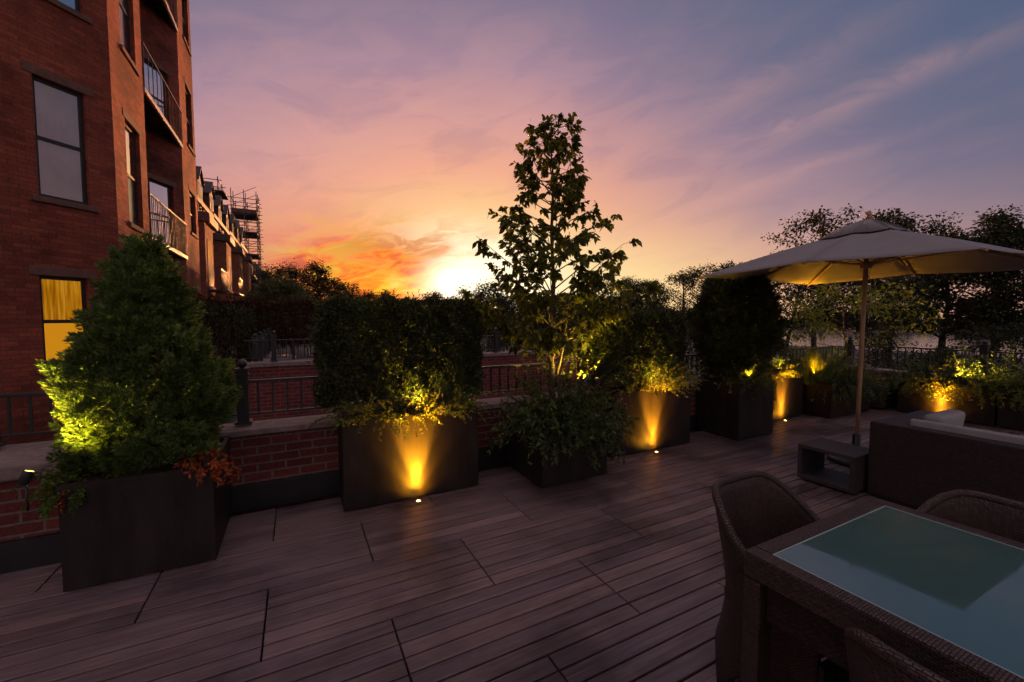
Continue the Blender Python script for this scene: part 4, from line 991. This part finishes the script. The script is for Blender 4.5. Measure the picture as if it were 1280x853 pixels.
def chair_path():
    w_, yf, yb, r = .256, -.14, .28, .18; P = []
    for i in range(7): P.append((-w_, yf + (yb - r - yf) * i / 6))
    for i in range(1, 9): a = math.pi - math.pi / 2 * i / 8; P.append((-w_ + r + r * math.cos(a), yb - r + r * math.sin(a)))
    for i in range(1, 7): P.append((-w_ + r + (2 * w_ - 2 * r) * i / 6, yb))
    for i in range(1, 9): a = math.pi / 2 - math.pi / 2 * i / 8; P.append((w_ - r + r * math.cos(a), yb - r + r * math.sin(a)))
    for i in range(1, 7): P.append((w_, yb - r + (yf - (yb - r)) * i / 6))
    return P
def make_chair(label, loc, rot, proto=None):
    if proto:
        t = proto.copy(); link(t); t.location = loc; t.rotation_euler = (0, 0, rot); t['label'] = label
        for ch in proto.children:
            c = ch.copy(); link(c); c.parent = t
            for g in ch.children: d = g.copy(); link(d); d.parent = c
        return t
    t = thing('rattan_chair', label, 'chair', (0, 0, 0), 'woven tub chairs around the dining table')
    P = chair_path(); n = len(P); nt_ = 14; vs = []; uv = []; al = [0]
    for i in range(1, n): al.append(al[-1] + math.dist(P[i], P[i - 1]))
    T = al[-1]; top = []
    for i, (x, y) in enumerate(P):
        nx = P[min(i + 1, n - 1)][0] - P[max(i - 1, 0)][0]; ny = P[min(i + 1, n - 1)][1] - P[max(i - 1, 0)][1]; l = math.hypot(nx, ny); ox, oy = -ny / l, nx / l
        s = al[i] / T; k = max(0, 1 - abs(s - .5) * 2)          # 0 arms' front .. 1 centre of back
        sm = min(1, max(0, (k - .36) / .44)); sm = sm * sm * (3 - 2 * sm)
        zt = .605 + .195 * sm
        bk = min(1, max(0, (k - .35) / .4))
        # bottom edge: feet at the front ends and rear corners
        foot = max(math.exp(-((k - 0) / .10) ** 2), math.exp(-((k - .56) / .07) ** 2)); zb_ = .13 * (1 - foot) + .0
        for j in range(nt_ + 1):
            f = j / nt_; z = zb_ + (zt - zb_) * f
            fl = .055 * bk * max(0, (z - .4) / .4) ** 1.3 + .075 * bk * max(0, (.40 - z) / .4) ** 1.5 + .012 * max(0, (z - .4) / .3)
            vs.append((x + ox * fl, y + oy * fl, z)); uv.append((al[i], z))
        top.append(vs[-1])
    # pattern runs on the diagonal for a herringbone look mirrored at the back's middle
    uv2 = []
    for (a, z) in uv:
        b = a - T / 2; b = abs(b); uv2.append(((b + z) * .7071, (z - b) * .7071))
    fs = [(i * (nt_ + 1) + j, (i + 1) * (nt_ + 1) + j, (i + 1) * (nt_ + 1) + j + 1, i * (nt_ + 1) + j + 1) for i in range(n - 1) for j in range(nt_)]
    m = MB(); m.add(vs, fs, True); m.uv = uv2; m.build('shell', M['weave'], t, solid=.026)
    m = MB(); m.tube(top, .0175, 8); m.build('rim', M['weave'], t)
    m = MB().box(-.24, .24, -.14, .24, .36, .435); m.build('seat', M['weave'], t, bevel=.025, seg=3)
    m = MB().box(-.255, .255, -.155, -.135, .24, .36); m.build('front_rail', M['weave'], t)
    t.location = loc; t.rotation_euler = (0, 0, rot); return t
ch = make_chair('woven tub chair tucked under the far short end of the dining table', (1.815, .865, 0), 0)
make_chair('woven tub chair in the bottom right corner with its back to the camera', (1.50, .27, 0), math.pi / 2, ch)
make_chair('woven tub chair across the table in front of the sofa', (2.20, .50, 0), -math.pi / 2, ch)

def side_table():
    x0, x1, y0, y1, h = 4.25, 4.67, 1.77, 2.23, .35; th = .035
    t = thing('side_table', 'low dark open cube side table beside the sofa', 'side table', ((x0 + x1) / 2, (y0 + y1) / 2, 0))
    MB().box(x0, x1, y0, y1, h - th, h).build('top', M['tabledark'], t, bevel=.004)
    MB().box(x0, x1, y0, y1, .025, .025 + th).build('bottom_shelf', M['tabledark'], t, bevel=.004)
    for y in (y0, y1 - th): MB().box(x0 + .001, x1 - .001, y + .0005, y + th - .0005, .026 + th, h - th - .001).build('side_panel', M['tabledark'], t, bevel=.003)
    MB().box(x0 + .04, x1 - .04, y0 + .04, y1 - .04, 0, .024).build('plinth', M['darkmetal'], t)
side_table()

def sofa():
    x0, x1, y0, y1 = 4.40, 5.40, -1.2, 1.74
    t = thing('sofa', 'long dark woven outdoor sofa seen from behind with pale cushions', 'sofa', ((x0 + x1) / 2, y1, 0))
    MB().box(x0, x0 + .13, y0, y1, .03, .66).build('back', M['weavedark'], t, bevel=.012)
    MB().box(x0 + .132, x1, y1 - .19, y1, .03, .655).build('arm', M['weavedark'], t, bevel=.012)
    MB().box(x0 + .132, x1 - .01, y0, y1 - .192, .03, .28).build('base', M['weavedark'], t, bevel=.01)
    MB().box(x0 + .02, x1 - .02, y0 + .02, y1 - .02, 0, .029).build('plinth', M['darkmetal'], t)
    for k in range(3):
        yb = y1 - .20 - k * .82; MB().box(x0 + .3, x1 - .02, yb - .80, yb, .282, .42).build('seat_cushion', M['cushion'], t, bevel=.035, seg=4)
        m = MB().prism([(x0 + .14, yb - .80, .423), (x0 + .33, yb - .80, .423), (x0 + .24, yb - .80, .70), (x0 + .145, yb - .80, .715)], (0, .79, 0)); m.build('back_cushion', M['cushion'], t, bevel=.025, seg=4)
    m = MB().prism([(x0 + .34, y1 - .20, .43), (x0 + .82, y1 - .20, .43), (x0 + .80, y1 - .24, .74), (x0 + .30, y1 - .24, .74)], (0, -.14, 0)); m.build('arm_cushion', M['cushion'], t, bevel=.04, seg=4)
sofa()

def parasol():
    cx, cy, hf = 5.38, 2.22, 1.15; za = 2.57; zc, zm = 2.03, 2.075
    t = thing('parasol', 'large square taupe market parasol on a wooden pole beside the sofa', 'umbrella', (cx - .06, cy - .01, 0))
    MB().tube([(cx - .06, cy - .01, .05), (cx - .03, cy - .005, 1.3), (cx, cy, za + .02)], [.021, .021, .020], 16).build('pole', M['wood'], t)
    m = MB().lathe((cx - .06, cy - .01, 0), [(.25, 0), (.25, .035), (.24, .045), (.05, .055), (.04, .06), (.035, .30), (.028, .31)], 28); m.build('base', M['iron'], t)
    rim = []
    for i in range(8):
        a = i; c = [(-1, -1), (-1, 0), (-1, 1), (0, 1), (1, 1), (1, 0), (1, -1), (0, -1)][i]
        rim.append(np.array([cx + c[0] * hf, cy + c[1] * hf, zc if c[0] and c[1] else zm]))
    ap = np.array([cx, cy, za - .06]); r0 = .16; vs = []; K = 9; S = 8
    # eight panels, each sagging between its ribs
    m = MB()
    for i in range(8):
        a, b = rim[i], rim[(i + 1) % 8]; vs = []; 
        for u_ in range(K + 1):
            f = r0 + (1 - r0) * u_ / K
            for v_ in range(S + 1):
                g = v_ / S; p = ap + (a * (1 - g) + b * g - ap) * f; p = p.copy(); p[2] -= .022 * math.sin(math.pi * g) * math.sin(math.pi * min(1, f * .9)) + .004 * math.sin(math.pi * g) * f * f; p[2] += .02 * math.sin(math.pi * f); vs.append(p)
        m.add(vs, [(u_ * (S + 1) + v_, (u_ + 1) * (S + 1) + v_, (u_ + 1) * (S + 1) + v_ + 1, u_ * (S + 1) + v_ + 1) for u_ in range(K) for v_ in range(S)], True)
    m.build('canopy', M['canvas'], t, solid=.0025)
    vm = MB()
    for i in range(8):
        a, b = rim[i], rim[(i + 1) % 8]; q0 = ap + (a - ap) * .27 + np.array([0, 0, .030]); q1 = ap + (b - ap) * .27 + np.array([0, 0, .030]); tp_ = np.array([cx, cy, za + .035]); md = (q0 + q1) / 2 - np.array([0, 0, .012])
        h0 = (q0 + tp_) / 2 + np.array([0, 0, .02]); h1 = (q1 + tp_) / 2 + np.array([0, 0, .02]); vm.add([q0, md, q1, h1, tp_, h0], [(0, 1, 4, 5), (1, 2, 3, 4)], True)
    vm.build('vent_cap', M['canvas'], t, solid=.003)
    MB().lathe((cx, cy, za + .03), [(.024, 0), (.025, .010), (.014, .014), (.024, .026), (.027, .045), (.022, .064), (.010, .076), (.002, .079)], 16).build('finial', M['wood'], t)
    MB().lathe((cx - .004, cy, 2.07), [(.03, 0), (.05, .01), (.05, .07), (.03, .08)], 16).build('lower_hub', M['wood'], t)
    MB().lathe((cx, cy, za - .13), [(.03, 0), (.045, .01), (.045, .05), (.03, .06)], 16).build('upper_hub', M['wood'], t)
    for i in range(8):
        a = rim[i]; top_ = np.array([cx, cy, za - .10]); end = a + np.array([0, 0, -.012]); d = unit(a - ap) ; 
        MB().tube([top_ + (end - top_) * .02, end + (end - top_) * .008], [.011, .009], 6).build('rib', M['wood'], t)
        mid = top_ + (end - top_) * .5; MB().tube([np.array([cx - .004, cy, 2.12]) + unit(a - np.array([cx, cy, a[2]])) * .045, mid - np.array([0, 0, .012])], .009, 6).build('strut', M['wood'], t)
    MB().tube([(cx - .03, cy - .05, 2.1), (cx - .035, cy - .07, 1.7), (cx - .03, cy - .05, 1.5)], .003, 4).build('cord', M['paleframe'], t)
parasol()

# ------------------------------------------------------------------ cars
def car(label, x, y, rot, paint, lights=False, tail=False):
    t = thing('parked_car', label, 'car', (0, 0, 0)); 
    prof = [(-2.2, .35), (-2.2, .85), (-2.05, .98), (-1.55, 1.02), (-1.05, 1.42), (.35, 1.45), (1.05, .98), (1.95, .86), (2.2, .7), (2.2, .35)]
    m = MB().prism([(px, -.85, pz) for px, pz in prof][::-1], (0, 1.7, 0)); bd = m.build('body', paint, t, bevel=.09, seg=3)
    for sg in (-1, 1):
        MB().prism([(-1.35, sg * .856, 1.0), (-1.0, sg * .856, 1.36), (.32, sg * .856, 1.38), (.85, sg * .856, 1.0)], (0, sg * .006, 0)).build('side_window', M['carglass'], t)
    MB().prism([(1.09, -.68, 1.0), (1.09, .68, 1.0), (.44, .62, 1.43), (.44, -.62, 1.43)], (.02, 0, .02)).build('windscreen', M['carglass'], t)
    MB().prism([(-1.60, -.68, 1.05), (-1.60, .68, 1.05), (-1.13, .62, 1.42), (-1.13, -.62, 1.42)], (-.02, 0, .02)).build('rear_window', M['carglass'], t)
    for wx in (-1.35, 1.35):
        for sg in (-1, 1):
            w_ = MB().tube([(wx, sg * .70, .33), (wx, sg * .90, .33)], .33, 20).build('wheel', M['tyre'], t); MB().tube([(wx, sg * .901, .33), (wx, sg * .91, .33)], .2, 14).build('rim', M['chrome'], w_)
    for sg in (-1, 1):
        MB().box(2.19, 2.22, sg * .62 - .16, sg * .62 + .16, .62, .76).build('headlight', M['headlight'] if lights else M['chrome'], t, bevel=.01)
        MB().box(-2.22, -2.19, sg * .65 - .14, sg * .65 + .14, .72, .88).build('taillight', M['taillight'] if tail else M['carred'], t, bevel=.01)
    t.location = (x, y, GZ + .006); t.rotation_euler = (0, 0, rot); ORG[t.name] = Vector((0, 0, 0)); return t
car('grey car with a lit headlamp in the alley beyond the terraces', -.9, 29.5, -math.pi / 2, M['cargrey'], lights=True)
car('dark car parked behind the grey one in the alley', 1.6, 37, math.pi / 2, M['carblack'])
car('red car on the riverside road glimpsed between planters', 23, 8.6, math.pi / 2 + .1, M['carred'], tail=True)

# ------------------------------------------------------------------ background vegetation
def wp(px, d):   # helper: where a bearing meets a depth, used once to lay out far trees
    l = (px - 640) / 520 * d; s, c = math.sin(rad(27.4)), math.cos(rad(27.4)); return d * s + l * c, d * c - l * s
def tz(py, d): return 1.55 + (398 - py) / 520 * d
# trees at the end of the alley
for i, (px, py, d, cr, lb) in enumerate(((336, 333, 44, 2.6, 'dark tree at the end of the row beside the scaffold tower'), (366, 326, 42, 2.6, 'dark tree behind the rounded grey green shrub'),
                                      (398, 326, 40, 2.4, 'leafy dark tree edged by the orange sky left of the hedge'), (426, 352, 46, 2.6, 'lower dark tree just left of the clipped hedge'))):
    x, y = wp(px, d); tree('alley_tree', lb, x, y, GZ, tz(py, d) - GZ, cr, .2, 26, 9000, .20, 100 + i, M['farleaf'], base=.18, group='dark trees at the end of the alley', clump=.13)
x, y = wp(352, 19); conifer('rounded_shrub', 'grey green rounded shrub in a neighbouring garden', x, y, .2, [(.3, .9), (1.0, 1.25), (1.7, 1.25), (2.3, .95), (2.8, .5), (3.05, .1)], 1500, 18, .17, M['greyleaf'], 110, lump=.05)
hedge('garden_hedge', 'reddish dark hedge crossing a neighbouring garden under the row houses', -3.0, 1.4, 15.95, 17.2, .5, 2.05, 16000, .10, M['redleaf'], 111, rough=.14, rnd=.4, sprigs=False)
hedge('garden_hedge', 'dark green hedge low against the foot of the row houses', -2.7, -1.2, 12.4, 15.2, -.4, 1.75, 9000, .09, M['farleaf'], 112, rough=.12, rnd=.35, sprigs=False)
# distant belt under the sunset
for i in range(15):
    px = 436 + i * 27; r = random.Random(i); d = r.uniform(82, 110); py = r.choice([364, 368, 371, 366, 373]); x, y = wp(px + r.uniform(-5, 5), d)
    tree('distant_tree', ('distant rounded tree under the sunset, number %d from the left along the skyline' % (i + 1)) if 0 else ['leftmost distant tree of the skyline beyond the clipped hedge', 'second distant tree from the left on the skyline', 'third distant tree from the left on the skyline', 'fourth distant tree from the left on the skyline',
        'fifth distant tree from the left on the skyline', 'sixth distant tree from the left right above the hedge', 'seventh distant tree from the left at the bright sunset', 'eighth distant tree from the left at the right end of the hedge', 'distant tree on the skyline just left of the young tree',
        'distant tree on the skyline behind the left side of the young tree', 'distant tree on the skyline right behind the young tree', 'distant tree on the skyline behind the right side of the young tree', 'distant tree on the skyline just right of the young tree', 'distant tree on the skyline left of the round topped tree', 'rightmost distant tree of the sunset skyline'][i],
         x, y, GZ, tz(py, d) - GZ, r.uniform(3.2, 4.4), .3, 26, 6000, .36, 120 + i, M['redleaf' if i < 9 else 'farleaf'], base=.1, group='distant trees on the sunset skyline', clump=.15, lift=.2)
# undergrowth behind the light well: mid-distance trees seen right of the sunset
mids = [(612, 350, 34, 2.6, 'dark reddish tree left of the young tree'), (668, 372, 30, 2.6, 'low dark tree behind the foot of the young tree'), (735, 368, 28, 2.2, 'low dark tree behind the right side of the young tree'),
        (778, 347, 48, 2.7, 'round topped dark tree right of the young tree'), (805, 352, 46, 2.6, 'dark tree joined to the round topped one'),
        (845, 338, 24, 2.0, 'airy tree with sky showing through above the second hedge'), (880, 330, 22, 2.0, 'airy tree left behind the ovoid evergreen'),
        (925, 326, 20, 2.0, 'airy tree right behind the ovoid evergreen'), (970, 318, 18, 2.0, 'dark tree under the left edge of the parasol'), (1012, 262, 15, 2.1, 'tall loose leaved tree rising above the parasol left slope'),
        (1075, 330, 16, 1.9, 'dark tree behind the parasol pole')]
for i, (px, py, d, cr, lb) in enumerate(mids):
    x, y = wp(px, d); loose = 'airy' in lb or 'loose' in lb
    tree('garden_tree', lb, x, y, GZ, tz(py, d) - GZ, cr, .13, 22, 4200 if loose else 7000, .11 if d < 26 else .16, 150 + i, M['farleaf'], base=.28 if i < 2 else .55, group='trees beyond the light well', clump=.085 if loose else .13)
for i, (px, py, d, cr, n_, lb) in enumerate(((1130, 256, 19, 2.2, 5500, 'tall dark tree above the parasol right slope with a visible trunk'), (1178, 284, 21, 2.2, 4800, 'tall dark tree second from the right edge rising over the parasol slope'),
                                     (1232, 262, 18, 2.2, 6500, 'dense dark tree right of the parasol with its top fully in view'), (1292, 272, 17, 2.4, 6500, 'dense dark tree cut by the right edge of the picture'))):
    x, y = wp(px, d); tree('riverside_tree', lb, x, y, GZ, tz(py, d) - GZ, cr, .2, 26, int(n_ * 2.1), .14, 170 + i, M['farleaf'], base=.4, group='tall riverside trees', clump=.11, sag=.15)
# low bushes beyond the parapets
for i, (x, y, h, lb) in enumerate(((6.2, 12.5, 2.6, 'brownish bush beyond the railing between hedge and evergreen'), (8.6, 11, 2.4, 'dark bush behind the ovoid evergreen beyond the railing'), (11.5, 9.5, 2.5, 'dark bush beyond the corner of the deck'),
                              (13, 6.5, 1.4, 'dark bush beyond the right railing near the red car'), (15.5, 4.2, 1.3, 'dark bush beyond the right railing by the river'), (13.5, 2.0, 1.5, 'dark bush beyond the right end of the railing'), (3.6, 12.8, 2.5, 'dark bush behind the young tree beyond the next terrace'))):
    tree('garden_bush', lb, x, y, GZ, h + 1.1, 1.1, .06, 14, 2600, .10, 190 + i, M['farleaf'], base=.2, group='bushes beyond the parapets', cat='bush', clump=.2)
for i, (px, py, d, cr, lb) in enumerate(((1100, 404, 12.5, 1.0, 'dark rounded bush beyond the river side railing just right of the parasol pole'), (1160, 430, 12, .9, 'low dark bush beyond the river side railing below the bright water'), (1238, 402, 12, 1.1, 'dark bush beyond the river side railing hiding the right part of the water'),
                              (1285, 396, 11, 1.1, 'dark bush beyond the river side railing at the picture edge'), (1195, 428, 10.8, .7, 'small dark bush beyond the river side railing between two larger ones'))):
    x, y = wp(px, d); tree('garden_bush', lb, x, y, GZ, tz(py, d) - GZ, cr, .06, 16, 4200, .085, 230 + i, M['farleaf'], base=.15, group='bushes beyond the parapets', cat='bush', clump=.17)
# far bank of the river
rg = np.random.default_rng(9); n = 26000
yy = rg.uniform(-150, 330, n); hh = 5.0 + 2.2 * np.sin(yy * .11) + 1.6 * np.sin(yy * .31 + 1) + 1.0 * np.sin(yy * .9)
P = np.stack([rg.uniform(158, 172, n), yy, GZ + hh * rg.uniform(0, 1, n) ** .7], 1)
o = leaves('far_bank_woods', P, unit(rg.normal(size=(n, 3))), 1.5, .9, M['farleaf'], seed=9); tag(o, 'dark line of woods along the far bank of the river', 'woods', kind='stuff')
# undergrowth strip that closes the view at eye level behind the terraces
n = 30000; xx = rg.uniform(-6, 95, n); P = np.stack([xx, 74 - xx * .35 + rg.uniform(0, 10, n) + 20, GZ + rg.uniform(0, 1, n) ** .8 * (3.9 + .9 * np.sin(xx * .5) + .8 * np.sin(xx * 1.3))], 1)
o = leaves('far_woods', P, unit(rg.normal(size=(n, 3))), .8, .5, M['redleaf'], seed=10); tag(o, 'dark far woods under the glowing horizon', 'woods', kind='stuff')

# ------------------------------------------------------------------ render settings
vs_ = SC.view_settings; vs_.view_transform = 'Standard'; vs_.look = 'None'; vs_.exposure = 0; vs_.gamma = 1; vs_.use_curve_mapping = False
SC.render.engine = 'CYCLES'
SC.cycles.max_bounces = 4; SC.cycles.diffuse_bounces = 2; SC.cycles.glossy_bounces = 3; SC.cycles.transmission_bounces = 2; SC.cycles.transparent_max_bounces = 4; SC.cycles.sample_clamp_indirect = 4
SC.cycles.use_light_tree = False
SC.cycles.use_adaptive_sampling = True; SC.cycles.adaptive_threshold = .03; SC.cycles.adaptive_min_samples = 16
